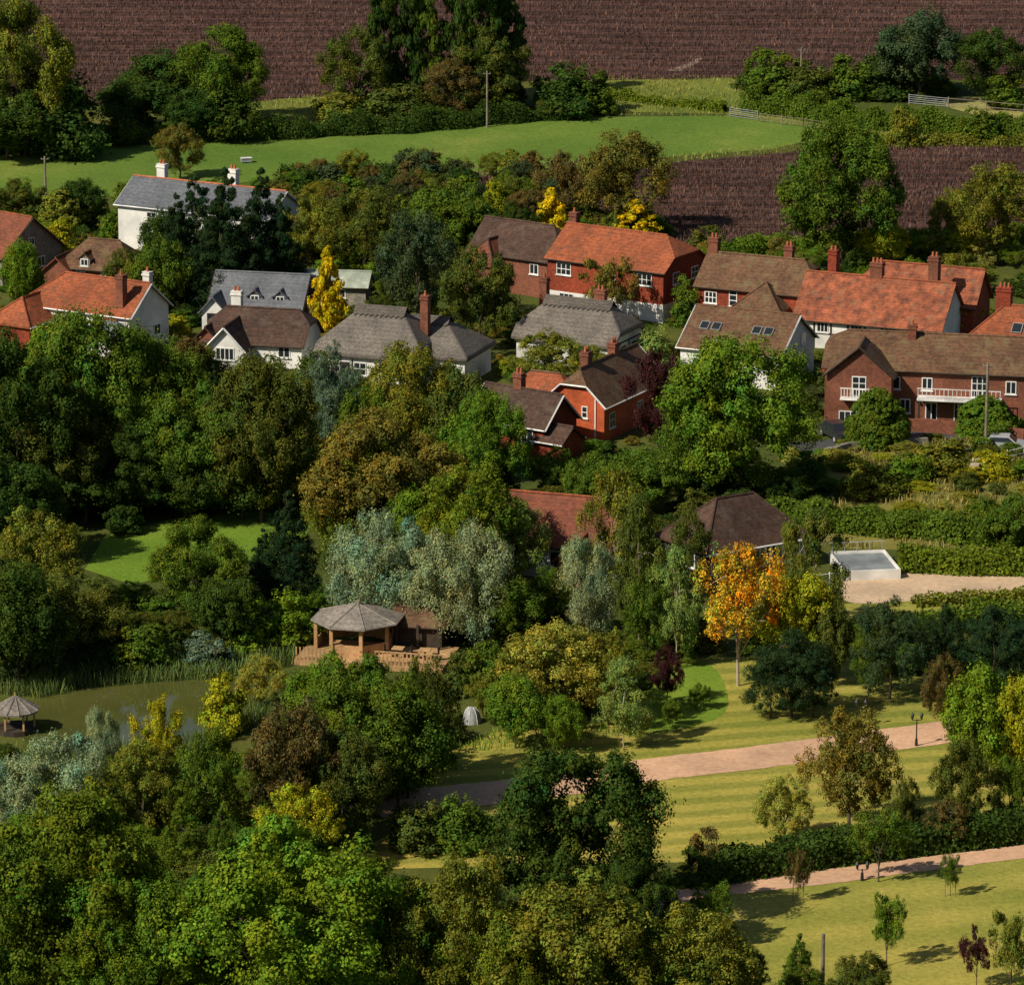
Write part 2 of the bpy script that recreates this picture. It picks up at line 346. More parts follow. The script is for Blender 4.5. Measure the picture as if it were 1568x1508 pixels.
def put(kind,p,wm,hm,col,name=None,var=0.12):
    me=random.choice(P_[kind]); ob=bpy.data.objects.new(name or NAMES[kind],me)
    ob.location=(p.x,p.y,hz(p.y)-0.05); ob.rotation_euler=(0,0,random.uniform(0,6.28)); ob.scale=(wm,wm*random.uniform(0.9,1.1),hm)
    c=COLS[col] if isinstance(col,str) else col; k=1+random.uniform(-var,var); hs=random.uniform(-var,var)*0.7
    ob.color=(c[0]*k*(1+hs),c[1]*k,c[2]*k*(1-hs),1); COL.objects.link(ob); return ob
def T(u,vt,vb,wpx,kind,col,name=None):
    p=g(u,vb); s=ppm(p)
    return put(kind,p,wpx/s*0.97,(vb-vt)/(s*cosd(p)),col,name,0.08)

# ------------------------------------------------------------------ sheets
def smooth_poly(pts, closed=True, k=5):
    out=[];n=len(pts)
    for i in (range(n) if closed else range(n-1)):
        if closed: p0,p1,p2,p3=pts[(i-1)%n],pts[i],pts[(i+1)%n],pts[(i+2)%n]
        else: p0,p1,p2,p3=pts[max(i-1,0)],pts[i],pts[i+1],pts[min(i+2,n-1)]
        for j in range(k):
            t=j/k
            out.append(0.5*((2*p1)+(p2-p0)*t+(2*p0-5*p1+4*p2-p3)*t*t+(3*p1-p0-3*p2+p3)*t**3))
    if not closed: out.append(pts[-1])
    return out
def wpoly(px, smooth=False):
    pts=[g(u,v) for u,v in px]
    return smooth_poly(pts) if smooth else pts
def sheet(name, pts, mat, dz):
    bm=bmesh.new(); vs=[bm.verts.new((p.x,p.y,0)) for p in pts]
    bm.faces.new(vs)
    for y in BX:
        bmesh.ops.bisect_plane(bm, geom=bm.verts[:]+bm.edges[:]+bm.faces[:], plane_co=(0,y,0), plane_no=(0,1,0))
    bmesh.ops.triangulate(bm, faces=bm.faces[:])
    for v in bm.verts: v.co.z=hz(v.co.y)+dz
    for f in bm.faces:
        f.normal_update()
        if f.normal.z<0: f.normal_flip()
    me=bpy.data.meshes.new(name); bm.to_mesh(me); bm.free(); me.materials.append(mat)
    return link(bpy.data.objects.new(name,me))
def strip(name, px, width, mat, dz, k=8):
    pts=smooth_poly([g(u,v) for u,v in px],False,k)
    L=[];Rr=[]
    for i,p in enumerate(pts):
        a=pts[max(i-1,0)];b=pts[min(i+1,len(pts)-1)];d=(b-a);d.z=0;d.normalize();n=Vector((-d.y,d.x,0))
        wv=width if not isinstance(width,tuple) else width[0]+(width[1]-width[0])*i/(len(pts)-1)
        L.append(p+n*(wv/2+random.uniform(-0.09,0.09)));Rr.append(p-n*(wv/2+random.uniform(-0.09,0.09)))
    return sheet(name, L+Rr[::-1], mat, dz)

V=[];Fc=[]
for i,y in enumerate(BX): V+=[(-2500,y,hz(y)),(2500,y,hz(y))]
for i in range(len(BX)-1): Fc.append([2*i,2*i+1,2*i+3,2*i+2])
mesh_obj("ground",V,Fc,M['ground'])

top_field=[(-60,-170),(1640,-170),(1640,140),(1480,125),(1380,112),(1150,118),(1040,125),(930,122),(800,125),(650,140),(480,150),(400,156),(100,165),(-60,175)]
right_field=[(430,292),(640,275),(860,266),(1020,250),(1200,235),(1370,216),(1640,218),(1640,372),(1020,380),(860,340),(430,330)]
mid_field=[(-60,238),(150,226),(400,214),(620,206),(740,190),(900,180),(1120,178),(1240,190),(1275,205),(1180,230),(1000,243),(900,256),(650,266),(450,272),(180,302),(-60,300)]
sheet("ploughed_field", wpoly(top_field), M['soil'], 0.03)
sheet("ploughed_field", wpoly(right_field), M['soil'], 0.03)
sheet("pasture_field", wpoly(mid_field), M['field'], 0.04)
sheet("grass_bank", wpoly([(385,158),(470,148),(640,160),(640,200),(400,212),(360,200)]), M['bank'], 0.05)
sheet("grass_bank", wpoly([(900,124),(1140,120),(1180,150),(1330,190),(1568,205),(1640,216),(1370,214),(1280,200),(1120,176),(930,172)]), M['bank'], 0.05)
sheet("straw_field", wpoly([(1440,150),(1640,148),(1640,196),(1540,190),(1450,165)]), M['straw'], 0.06)
sheet("lawn", wpoly([(640,1215),(690,1150),(760,1120),(900,1110),(1000,1060),(1020,1010),(1290,1000),(1330,1030),(1700,1060),(1700,1260),(1500,1270),(1040,1320),(590,1330),(570,1290),(700,1240)]), M['lawn'], 0.01)
sheet("lawn", wpoly([(1030,1350),(1250,1330),(1700,1290),(1700,1600),(900,1600),(980,1450)]), M['lawn2'], 0.012)
sheet("garden_lawn", wpoly([(970,1085),(1010,1030),(1080,1015),(1110,1050),(1110,1090),(1060,1112),(980,1118)],True), M['lawn_green'], 0.02)
sheet("garden_lawn", wpoly([(130,872),(160,822),(270,793),(400,783),(480,800),(450,850),(320,872),(200,895)]), M['lawn_green'], 0.02)
sheet("garden_lawn", wpoly([(1290,925),(1568,905),(1700,900),(1700,930),(1568,940),(1310,955)]), M['lawn2'], 0.02)
sheet("garden_lawn", wpoly([(330,1160),(400,1165),(400,1270),(330,1270)]), M['lawn2'], 0.02)
sheet("gravel_yard", wpoly([(1285,905),(1300,880),(1380,868),(1700,872),(1700,900),(1568,903),(1420,918),(1310,924)],True), M['gravel_pale'], 0.03)
sheet("scrub_slope", wpoly([(1220,690),(1500,660),(1700,670),(1700,850),(1300,840),(1150,790)]), M['scrub'], 0.01)
strip("gravel_drive",[(560,1236),(620,1226),(740,1215),(900,1196),(1000,1178),(1130,1163),(1290,1142),(1440,1122),(1620,1100)],4.3,M['gravel'],0.03)
strip("gravel_track",[(960,1385),(1060,1366),(1180,1352),(1300,1338),(1420,1322),(1568,1304),(1680,1292)],2.3,M['gravel'],0.03)
strip("lane",[(1220,688),(1300,682),(1420,672),(1520,690),(1680,700)],4.5,M['asphalt'],0.03)
strip("dry_gully",[(1030,110),(1060,98),(1075,88)],(1.6,0.3),M['gully'],0.05)
pond_px=[(40,1090),(60,1068),(130,1055),(230,1046),(300,1044),(380,1050),(400,1075),(360,1110),(300,1135),(200,1150),(120,1160),(60,1150),(30,1120)]
sheet("pond", wpoly(pond_px,True), M['water'], 0.03)

# ------------------------------------------------------------------ scattered blades
def inpoly(x,y,poly):
    c=np.zeros(len(x),bool); n=len(poly); j=n-1
    for i in range(n):
        xi,yi,xj,yj=poly[i].x,poly[i].y,poly[j].x,poly[j].y
        cond=((yi>y)!=(yj>y)) & (x<(xj-xi)*(y-yi)/(yj-yi+1e-9)+xi); c^=cond; j=i
    return c
def blades(name, polys, dens, hr, wd, col, rows=None, lean=0.25, var=0.35, bunch=False):
    Ps=[]
    for poly in polys:
        xs=[max(-75,min(75,p.x)) for p in poly]; ys=[min(p.y,600) for p in poly]
        x0,x1,y0,y1=min(xs),max(xs),min(ys),max(ys); n=int((x1-x0)*(y1-y0)*dens)
        x=rng.uniform(x0,x1,n);y=rng.uniform(y0,y1,n)
        if rows: y=np.round(y/rows)*rows+rng.normal(0,rows*0.12,n)+x*0.03
        k=inpoly(x,y,poly); x=x[k];y=y[k]
        if bunch:
            k=(np.sin(x*0.9+np.sin(y*0.5)*2)+np.sin(y*0.7+x*0.31))>-0.6; x=x[k];y=y[k]
        Ps.append(np.stack([x,y,np.interp(y,BX,BZ)],1))
    P=np.concatenate(Ps); n=len(P); a=rng.uniform(0,6.28,n); h=rng.uniform(*hr,n); ww=wd*rng.uniform(0.5,1.4,n)
    t=np.stack([np.cos(a),np.sin(a),np.zeros(n)],1)*ww[:,None]/2
    up=np.stack([rng.normal(0,lean,n)*h,rng.normal(0,lean,n)*h,h],1)
    V=np.stack([P-t,P+t,P+up+t*0.35,P+up-t*0.35],1).reshape(-1,3); Q=np.arange(n*4).reshape(-1,4)
    bb=np.clip(1+rng.normal(0,var,n)+0.2*np.sin(P[:,0]*0.21+np.sin(P[:,1]*0.3)*2),0.3,2.2); hh=rng.normal(0,0.12,n)
    Tn=np.stack([bb*(1+hh),bb,bb*(1-hh)],1)
    ob=link(bpy.data.objects.new(name,np_mesh(name,V,Q,[M['foliage']],None,Tn))); ob.color=(*col,1); return ob
blades("withered_crop",[wpoly(top_field),wpoly(right_field)],9,(0.2,0.5),0.12,(0.145,0.085,0.068),rows=1.3)
blades("verge_grass",[wpoly([(900,120),(1140,118),(1180,150),(1330,190),(1568,205),(1640,216),(1370,218),(1280,203),(1120,180),(930,176)]),
                      wpoly([(1020,240),(1250,218),(1260,226),(1020,252)]),wpoly([(385,158),(470,148),(640,160),(640,200),(400,212)]),
                      wpoly([(640,262),(1000,240),(1000,250),(640,275)])],9,(0.15,0.4),0.10,(0.30,0.29,0.08))
blades("scrub_grass",[wpoly([(1220,700),(1500,670),(1640,680),(1640,850),(1300,840),(1150,790)])],14,(0.2,0.6),0.10,(0.30,0.26,0.08),bunch=True)
blades("pond_reeds",[wpoly([(-20,1062),(100,1035),(200,1010),(340,990),(450,1000),(450,1020),(330,1040),(230,1046),(130,1055),(60,1070)]),
                     wpoly([(20,1160),(60,1152),(120,1162),(200,1152),(300,1138),(400,1080),(430,1100),(300,1160),(200,1180),(60,1190)])],40,(0.5,1.2),0.065,(0.13,0.18,0.05),lean=0.25)
blades("lawn_edge_grass",[wpoly([(680,1150),(760,1118),(900,1108),(980,1080),(1000,1118),(900,1135),(760,1150)])],16,(0.15,0.5),0.08,(0.16,0.24,0.03))

# ------------------------------------------------------------------ hedges
def hedge(px, wd, ht, col, name="hedge", wild=0.1, dens=75, ls=0.19):
    pts=smooth_poly([g(u,v) for u,v in px],False,6)
    r=np.random.default_rng(random.randint(0,99999)); Vs=[];Qs=[];o=0;Ts=[]
    for i in range(len(pts)-1):
        a=pts[i];b=pts[i+1];d=b-a;d.z=0;L=d.length;d.normalize();nn=Vector((-d.y,d.x,0))
        n=int(L*(wd+2*ht)*dens); 
        if n<4: continue
        s=r.uniform(0,L,n); q=r.uniform(0,wd+2*ht,n)
        X=a.x+d.x*s;Y=a.y+d.y*s
        wob=1+wild*(np.sin(X*0.7+Y*0.3)+0.6*np.sin(X*1.9+1)+0.5*np.sin(Y*1.3+X*2.7))
        hh=ht*wob; ww=wd*(1+wild*0.8*np.sin(X*1.1+2))
        side=np.where(q<ht,-1,np.where(q>ht+wd,1,0))
        off=np.where(side==0,(r.uniform(-0.5,0.5,n))*ww,side*ww/2); z=np.where(side==0,hh,r.uniform(0,1,n)*hh)
        rnd=r.normal(0,0.07+wild*0.25,(n,3))
        P=np.stack([X+nn.x*off,Y+nn.y*off,np.interp(Y,BX,BZ)+z],1)+rnd
        N=np.stack([nn.x*side,nn.y*side,np.where(side==0,1.0,0.25)],1)+r.normal(0,0.5,(n,3))
        v,qq=leaves(r,P,N,ls*r.uniform(0.6,1.3,n),0.7); Vs.append(v);Qs.append(qq+o);o+=len(v)
        bb=np.clip(1+0.25*np.sin(X*1.7)*np.sin(Y*1.1+z*2)+r.normal(0,0.2,n),0.4,1.8);h_=r.normal(0,0.1,n)
        Ts.append(np.stack([bb*(1+h_),bb,bb*(1-h_)],1))
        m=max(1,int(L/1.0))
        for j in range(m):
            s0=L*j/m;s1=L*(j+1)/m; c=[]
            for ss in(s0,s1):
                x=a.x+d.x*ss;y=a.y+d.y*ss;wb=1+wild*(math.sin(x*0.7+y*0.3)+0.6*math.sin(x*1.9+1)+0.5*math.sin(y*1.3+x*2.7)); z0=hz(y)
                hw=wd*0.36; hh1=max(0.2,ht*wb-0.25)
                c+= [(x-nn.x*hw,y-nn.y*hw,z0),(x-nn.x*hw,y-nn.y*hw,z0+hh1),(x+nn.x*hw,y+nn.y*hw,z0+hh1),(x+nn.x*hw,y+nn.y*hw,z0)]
            Vs.append(np.array(c));Qs.append(np.array([[0,4,5,1],[1,5,6,2],[2,6,7,3]])+o);o+=8;Ts.append(np.full((3,3),0.5))  # added dark core inside the leaves: blocks light, paints the inner shade
    c=COLS[col] if isinstance(col,str) else col
    ob=link(bpy.data.objects.new(name,np_mesh(name,np.concatenate(Vs),np.concatenate(Qs),[M['foliage']],None,np.concatenate(Ts)))); ob.color=(*c,1); return ob
# ------------------------------------------------------------------ buildings
FOOT=[]
class Building:
    def __init__(s,name,u,v,rot,anchor):
        s.name=name; p=g(u,v); s.rot=math.radians(rot)
        a=Vector((anchor[0],anchor[1],0)); a.rotate(Matrix.Rotation(s.rot,3,'Z'))
        s.o=Vector((p.x-a.x,p.y-a.y,0)); s.o.z=p.z; s.parts={}; s.blocks=[]
    def add(s,part,mat,V,Fc,Mx=None):
        P=s.parts.setdefault(part,([],[],mat)); o=len(P[0])
        for v in V:
            v=Vector(v); P[0].append(tuple(Mx@v) if Mx else tuple(v))
        for f in Fc: P[1].append([i+o for i in f])
    def box(s,part,mat,c,d,Mx=None):
        x,y,z=c;a,b_,e=d[0]/2,d[1]/2,d[2]/2
        V=[(x-a,y-b_,z-e),(x+a,y-b_,z-e),(x+a,y+b_,z-e),(x-a,y+b_,z-e),(x-a,y-b_,z+e),(x+a,y-b_,z+e),(x+a,y+b_,z+e),(x-a,y+b_,z+e)]
        s.add(part,mat,V,[[0,3,2,1],[4,5,6,7],[0,1,5,4],[1,2,6,5],[2,3,7,6],[3,0,4,7]],Mx)
    def beam(s,part,mat,p0,p1,r,Mx=None,k=4):
        v,q=tube(p0,p1,r,r,k); s.add(part,mat,v,[list(x) for x in q]+[list(range(k))[::-1],list(range(k,2*k))],Mx)
    def slab(s,part,mat,V,Fc,th,Mx):
        n=len(V); VV=list(V)+[(a,b_,c-th) for a,b_,c in V]; E={}
        for f in Fc:
            for i in range(len(f)): E[(f[i],f[(i+1)%len(f)])]=1
        FF=[list(f) for f in Fc]+[[i+n for i in f[::-1]] for f in Fc]
        for (a,b_) in E:
            if (b_,a) not in E: FF.append([b_,a,a+n,b_+n])
        s.add(part,mat,VV,FF,Mx)
    def block(s,cx,cy,L,W,He,Hr,wall,roof,rot=0,hl=0,hr=0,ov=0.3,th=0.14,ridge='roof_orange',barge=None,thatch=False,low=None):
        Mx=Matrix.Translation((cx,cy,0))@Matrix.Rotation(math.radians(rot),4,'Z')
        sl=(Hr-He)/(W/2); Y=W/2+ov; ze=Hr-sl*Y; xe=L/2+ov
        V=[];
        def vi(p): V.append(p); return len(V)-1
        A=vi((-xe,-Y,ze));B=vi((xe,-Y,ze));Cc=vi((xe,Y,ze));Dd=vi((-xe,Y,ze))
        RL=vi((-(xe-Y*hl*0.95),0,Hr)); RR=vi(((xe-Y*hr*0.95),0,Hr))
        faces=[];front=[A,B];back=[Cc,Dd]
        def m(sg,f,yy): return vi((sg*xe,yy*Y*f,Hr-(Hr-ze)*f))
        if 0<hr<1: r1=m(1,hr,-1);r2=m(1,hr,1);front.append(r1);faces.append([r1,r2,RR])
        elif hr==1: faces.append([B,Cc,RR])
        front.append(RR);front.append(RL)
        if 0<hl<1: l1=m(-1,hl,-1);l2=m(-1,hl,1);front.append(l1);faces.append([l2,l1,RL])
        elif hl==1: faces.append([Dd,A,RL])
        if 0<hl<1: back.append(l2)
        back.append(RL);back.append(RR)
        if 0<hr<1: back.append(r2)
        faces=[front,back]+faces
        rp='thatch_roof' if thatch else 'roof_'+roof
        s.slab(rp,M[roof],V,faces,th,Mx)
        if not thatch:
            s.beam('ridge_tiles',M[ridge],V[RL],V[RR],0.12,Mx,5)
            if hr==1:
                for k in (B,Cc): s.beam('ridge_tiles',M[ridge],V[RR],V[k],0.09,Mx,5)
            if hl==1:
                for k in (A,Dd): s.beam('ridge_tiles',M[ridge],V[RL],V[k],0.09,Mx,5)
        else:
            n=max(6,int((V[RR][0]-V[RL][0]+1.2)/0.45)); x0=V[RL][0]-0.6; x1=V[RR][0]+0.6
            for sg in(-1,1):
                vv=[];ff=[]
                for i in range(2*n+1):
                    x=x0+(x1-x0)*i/(2*n); dd=0.75+(0.18 if i%2 else 0); 
                    vv+=[(x,0,Hr+0.16),(x,sg*dd,Hr+0.13-sl*dd),(x,sg*dd,Hr-0.1-sl*dd)]
                for i in range(2*n):
                    a=3*i; q=[[a,a+1,a+4,a+3],[a+1,a+2,a+5,a+4]]
                    ff+=q if sg<0 else [z[::-1] for z in q]
                s.add('thatch_ridge',M['thatch_r'],vv,ff,Mx)
        a,b_=L/2,W/2; z0=-2.0; e=0.07 if not thatch else 0.22
        zt=He-e
        V=[(-a,-b_,z0),(a,-b_,z0),(a,b_,z0),(-a,b_,z0),(-a,-b_,zt),(a,-b_,zt),(a,b_,zt),(-a,b_,zt)]
        F2=[[0,1,5,4],[2,3,7,6]]
        for sg,f,base,top in((1,hr,[1,2],[6,5]),(-1,hl,[3,0],[4,7])):
            if f==1: F2.append(base+top)
            elif f==0: V.append((sg*a,0,Hr-e)); F2.append(base+[top[0],len(V)-1,top[1]])
            else:
                zz=Hr-sl*f*b_-e; V.append((sg*a,sg*f*b_,zz)); V.append((sg*a,-sg*f*b_,zz)); F2.append(base+[top[0],len(V)-2,len(V)-1,top[1]])
        s.add('walls_'+wall,M[wall],V,F2,Mx)
        if low:
            mt,hh=low; s.box('plinth_'+mt,M[mt],(0,0,hh/2-1),(L+0.06,W+0.06,hh+2),Mx)
        g0=M['timber_dark'] if not barge else M[barge]
        if not thatch:
            for sg in(-1,1): s.beam('gutters',g0,(-xe,sg*(Y+0.05),ze-0.06),(xe,sg*(Y+0.05),ze-0.06),0.07,Mx)
        if barge:
            for sg,f in((1,hr),(-1,hl)):
                if f<1:
                    for yy in(-1,1): s.beam('barge_boards',M[barge],(sg*(xe+0.04),yy*Y,ze-0.1),(sg*(xe+0.04),yy*Y*f,Hr-(Hr-ze)*f-0.1),0.09,Mx)
                    if f>0: s.beam('barge_boards',M[barge],(sg*(xe+0.04),-Y*f,Hr-(Hr-ze)*f-0.1),(sg*(xe+0.04),Y*f,Hr-(Hr-ze)*f-0.1),0.09,Mx)
        c=Mx@Vector((0,0,0)); cw=Vector((c.x,c.y,0)); cw.rotate(Matrix.Rotation(s.rot,3,'Z')); cw+=s.o
        FOOT.append((cw.x,cw.y,s.rot+math.radians(rot),L/2,W/2,Hr))
        s.blocks.append((Mx,L,W)); return len(s.blocks)-1
    def panel(s,bi,face,t,z,wd,ht,dep,part,mat,base=0.0):
        Mx,L,W=s.blocks[bi]
        O,Tn,N={'F':((0,-W/2),(1,0),(0,-1)),'B':((0,W/2),(-1,0),(0,1)),'R':((L/2,0),(0,1),(1,0)),'L':((-L/2,0),(0,-1),(-1,0))}[face]
        V=[]
        for d in(base,dep):
            for q,zz in((-wd/2,z),(wd/2,z),(wd/2,z+ht),(-wd/2,z+ht)):
                V.append((O[0]+Tn[0]*(t+q)+N[0]*d,O[1]+Tn[1]*(t+q)+N[1]*d,zz))
        s.add(part,mat,V,[[4,5,6,7],[0,1,5,4],[1,2,6,5],[2,3,7,6],[3,0,4,7]],Mx)
    def win(s,bi,face,t,z,wd=1.2,ht=1.1,nx=3,nz=1,fr='paint'):
        s.panel(bi,face,t,z,wd,ht,0.06,'window_frames_'+fr,M[fr],-0.05)
        b_=0.085; pw=(wd-b_*(nx+1))/nx; ph=(ht-b_*(nz+1))/nz
        for i in range(nx):
            for j in range(nz):
                s.panel(bi,face,t-wd/2+b_+pw/2+i*(pw+b_),z+b_+j*(ph+b_),pw,ph,0.075,'window_glass',M['glass'],0.03)
        s.panel(bi,face,t,z-0.09,wd+0.16,0.08,0.14,'window_sills',M[fr],-0.05)
    def door(s,bi,face,t,z=0,wd=0.95,ht=2.05,mat='timber_dark'):
        s.panel(bi,face,t,z,wd+0.18,ht+0.1,0.05,'door_frame',M['paint'],-0.05)
        s.panel(bi,face,t,z,wd,ht,0.08,'door',M[mat],0.0)
        s.panel(bi,face,t,z+ht*0.6,wd*0.6,ht*0.28,0.095,'window_glass',M['glass'],0.02)
    def chim(s,x,y,z0,z1,sx=0.8,sy=0.6,mat='brick',pots=2):
        s.box('chimney_'+mat,M[mat],(x,y,(z0+z1)/2),(sx,sy,z1-z0))
        s.box('chimney_'+mat,M[mat],(x,y,z1-0.19),(sx+0.16,sy+0.16,0.16))
        s.box('chimney_'+mat,M[mat],(x,y,z1+0.04),(sx+0.08,sy+0.08,0.1))
        for i in range(pots):
            px=x+(i-(pots-1)/2)*0.36
            v,q=tube((px,y,z1),(px,y,z1+0.5),0.13,0.10,8); s.add('chimney_pots',M['pot'],v,[list(k) for k in q]+[list(range(8,16))])
    def skylight(s,x,y,z,slope,wd=0.8,ln=1.0,blk=0):
        Mx=s.blocks[blk][0]@Matrix.Translation((x,y,z))@Matrix.Rotation(slope,4,'X')
        s.box('skylight_frame',M['metal'],(0,0,0.03),(wd+0.12,ln+0.12,0.12),Mx); s.box('skylight_glass',M['glass'],(0,0,0.08),(wd,ln,0.06),Mx)
    def dormer(s,x,y,z,wd=1.3,ht=1.0,dep=1.6,wall='paint',roof='slate'):
        i=s.block(x,y+dep/2,dep,wd,z+ht,z+ht+wd*0.42,wall,roof,rot=-90,ov=0.15,th=0.08)
        s.win(i,'R',0,z+0.12,wd*0.72,ht*0.75,2,1); return i
    def finish(s):
        e=bpy.data.objects.new(s.name,None); e.empty_display_size=1; COL.objects.link(e); e.location=s.o; e.rotation_euler=(0,0,s.rot)
        for k,(V,Fc,mt) in s.parts.items():
            ob=mesh_obj(k,V,Fc,mt,e)
            if k=='thatch_roof':
                bv=ob.modifiers.new("round",'BEVEL'); bv.width=0.4; bv.segments=4; bv.limit_method='ANGLE'; bv.angle_limit=math.radians(25)
        return e

# --- white slate house
B=Building("white_house",182,380,-28,(-8.5,-3.4))
i=B.block(0,0,17,6.8,4.6,6.7,'white','slate',ridge='pot',barge='paint')
B.win(i,'F',-4.6,2.9,1.1,1.1,2,2);B.win(i,'F',-2,2.9,1.1,1.1,2,2);B.win(i,'F',2.5,2.9,1.1,1.1,2,2);B.win(i,'F',-4.6,0.8,1.3,1.2,2,2);B.win(i,'R',0,3.0,0.9,1.0,2,2)
B.chim(-5.6,0.3,5.5,8.0,0.9,0.7,'white',2);B.chim(2.6,0.3,5.5,8.2,0.9,0.7,'white',2)
B.finish()
# --- stone cottage at the left edge
B=Building("stone_cottage",4,440,-39,(5,-4))
i=B.block(0,0,10,8,3.0,6.2,'stone','roof_red',barge='timber_dark'); B.win(i,'R',1.2,1.2,1.0,1.0,2,1);B.win(i,'R',0,3.3,0.8,0.9,2,1)
B.finish()
# --- small tiled cottage
B=Building("tiled_cottage",186,450,-20,(2.8,-2.4))
i=B.block(0,0,5.8,4.8,2.4,4.6,'brick_dull','roof_brown',hl=0.6,hr=0.6,ridge='roof_brown'); B.win(i,'F',-1.4,1.0,1,0.9,2,1);B.win(i,'F',1.2,1.0,1,0.9,2,1)
B.dormer(-1.0,-2.35,2.3,1.1,0.9,1.5,'stone','roof_brown')
B.block(-3.6,-1.2,3.5,3,1.9,3.2,'brick_dull','roof_red',rot=90); B.finish()
# --- orange roof house with white gable
B=Building("orange_roof_house",199,543,-30,(6,-3.1))
i=B.block(0,0,12,6.2,3.6,6.0,'white','roof_orange',hl=1,hr=0,barge='paint'); B.win(i,'R',1.2,1.0,1.0,1.0,2,1); 
B.block(-4.5,-4.2,5.5,4.6,2.6,4.4,'brick','roof_orange',rot=90,hl=1)
B.chim(4.6,-2.2,3.5,6.9,0.75,0.75,'brick_dull',1);B.chim(5.6,0.5,5,6.8,0.7,0.6,'white',1)
B.block(4.3,-4.0,2.6,2,2.2,3.2,'white','slate',hl=0.5,hr=0.5); B.finish()
# --- slate house with dormers
B=Building("slate_dormer_house",460,512,-12,(4.2,-2.7))
i=B.block(0,0,8.4,5.4,2.6,5.0,'white','slate',ridge='slate',barge='timber_dark')
B.win(i,'F',-3.2,1.0,1.2,1.1,3,1);B.win(i,'F',-1.2,1.0,1.2,1.1,3,1);B.win(i,'F',1.6,1.0,1.2,1.1,3,1)
B.dormer(-0.2,-2.2,2.7,1.1,0.7,1.5,'slate','slate');B.dormer(2.2,-2.2,2.7,1.1,0.7,1.5,'slate','slate')
j=B.block(4.8,0.2,1.4,4.6,2.2,3.8,'brick','roof_brown'); 
j=B.block(-3.6,-2.6,3,2.2,2.3,3.5,'white','slate',rot=-90); B.win(j,'R',0,0.9,1.2,1.0,3,1,'timber_dark'); B.finish()
# --- dark tiled cottage in front
B=Building("dark_tiled_cottage",462,566,-14,(4.4,-3))
i=B.block(0,0,8.8,6,2.3,4.7,'white','roof_dark',ridge='roof_dark',hl=0.4,hr=0.4); B.win(i,'F',2.8,1.0,1.1,1,2,1)
j=B.block(-2.0,-2.6,5,3.4,2.2,4.0,'white','roof_dark',rot=-90,ridge='roof_dark',barge='paint'); B.win(j,'R',0,1.0,1.7,1.1,4,1)
B.block(-4.4,-1.5,3,3,2.0,3.4,'brick_dull','roof_dark',rot=-90)
B.chim(-2.6,0.6,4,5.9,0.9,0.8,'white',2); B.finish()
# --- pale sheet roof outbuilding
B=Building("outbuilding",560,470,-8,(4.5,-1.8))
i=B.block(0,0,9,3.6,2.0,3.0,'stone','greenroof',ridge='greenroof'); B.win(i,'F',2,0.8,1.2,0.8,2,1); B.finish()
# --- thatched cottage 1
B=Building("thatched_cottage",632,596,-20,(4.3,-3.7))
i=B.block(0,0,9.0,7.4,3.1,6.2,'white','thatch',hl=0.8,hr=0.8,ov=0.4,th=0.42,thatch=True)
for t in(-3.4,-0.6,2.2): B.win(i,'F',t,0.85,1.2,1.15,2,2,'timber_dark' if t>0 else 'paint')
B.door(i,'F',-2.0,0,0.9,1.95); B.panel(i,'F',0,0,8.9,0.3,0.04,'plinth',M['timber_dark'])
for t in(-4.3,-1.3,0.9,3.9): B.panel(i,'F',t,0.3,0.13,1.9,0.035,'timber_frame',M['timber_dark'])
j=B.block(5.6,2.0,5.2,6.6,2.9,5.2,'white','thatch',hl=0.0,hr=1,ov=0.4,th=0.42,thatch=True)
B.win(j,'F',0.6,0.9,1.1,1.0,2,1)
B.chim(4.0,0.2,4.0,7.4,0.7,0.7,'brick_dull',1); B.finish()
# --- thatched cottage 2
B=Building("thatched_cottage",938,572,-26,(4.7,-3.2))
i=B.block(0,0,9.4,6.4,2.9,5.6,'white','thatch',hl=0.7,hr=0.7,ov=0.4,th=0.42,thatch=True)
B.win(i,'R',-1.0,1.0,1,1,2,2,'timber_dark');B.win(i,'R',1.4,1.0,1,1,2,2,'timber_dark');B.win(i,'F',3,1.0,1.1,1,2,1);B.win(i,'F',-2,1.0,1.1,1,2,1)
B.panel(i,'R',0.2,0,0.14,2.3,0.05,'timber_frame',M['timber_dark']);B.panel(i,'R',0,2.32,6.2,0.14,0.04,'timber_frame',M['timber_dark'])
B.chim(1.9,0.3,4.6,6.5,1.0,0.7,'brick_dull',2);B.chim(-4.2,1.5,2,6.8,0.7,0.7,'brick_dull',1); B.finish()
# --- dark roof house behind
B=Building("brown_roof_house",838,458,-35,(4.5,-3))
i=B.block(0,0,9,6,3.8,6.4,'brick_dull','roof_dark',hl=0.0,hr=0.5,ridge='roof_dark'); B.win(i,'F',3,2.2,1,1,2,1)
j=B.block(-2.2,-2.8,4,3.4,3.2,5.0,'brick_dull','roof_red',rot=-90,hr=1); B.finish()
# --- big red brick house
B=Building("brick_house",1015,495,-33,(6.3,-3.8))
i=B.block(0,0,12.6,7.6,4.9,7.4,'brick','roof_orange',hl=0.0,hr=0.55,low=('white',1.7))
B.win(i,'F',-4.5,3.3,1.6,1.15,3,2);B.win(i,'F',4.3,3.3,1.6,1.15,3,2);B.win(i,'F',0.6,3.4,1.2,1.05,2,2)
B.win(i,'F',-4.2,0.8,1.6,0.8,3,1);B.win(i,'R',-1.5,3.3,1.2,1.1,2,2);B.win(i,'R',1.8,3.3,1.2,1.1,2,2);B.win(i,'R',0,0.7,1.2,0.9,2,1)
B.door(i,'F',1.6,0,1.0,2.1,'paint')
B.chim(-6.0,0.4,5.5,8.3,0.8,0.7,'brick_dull',1); B.finish()
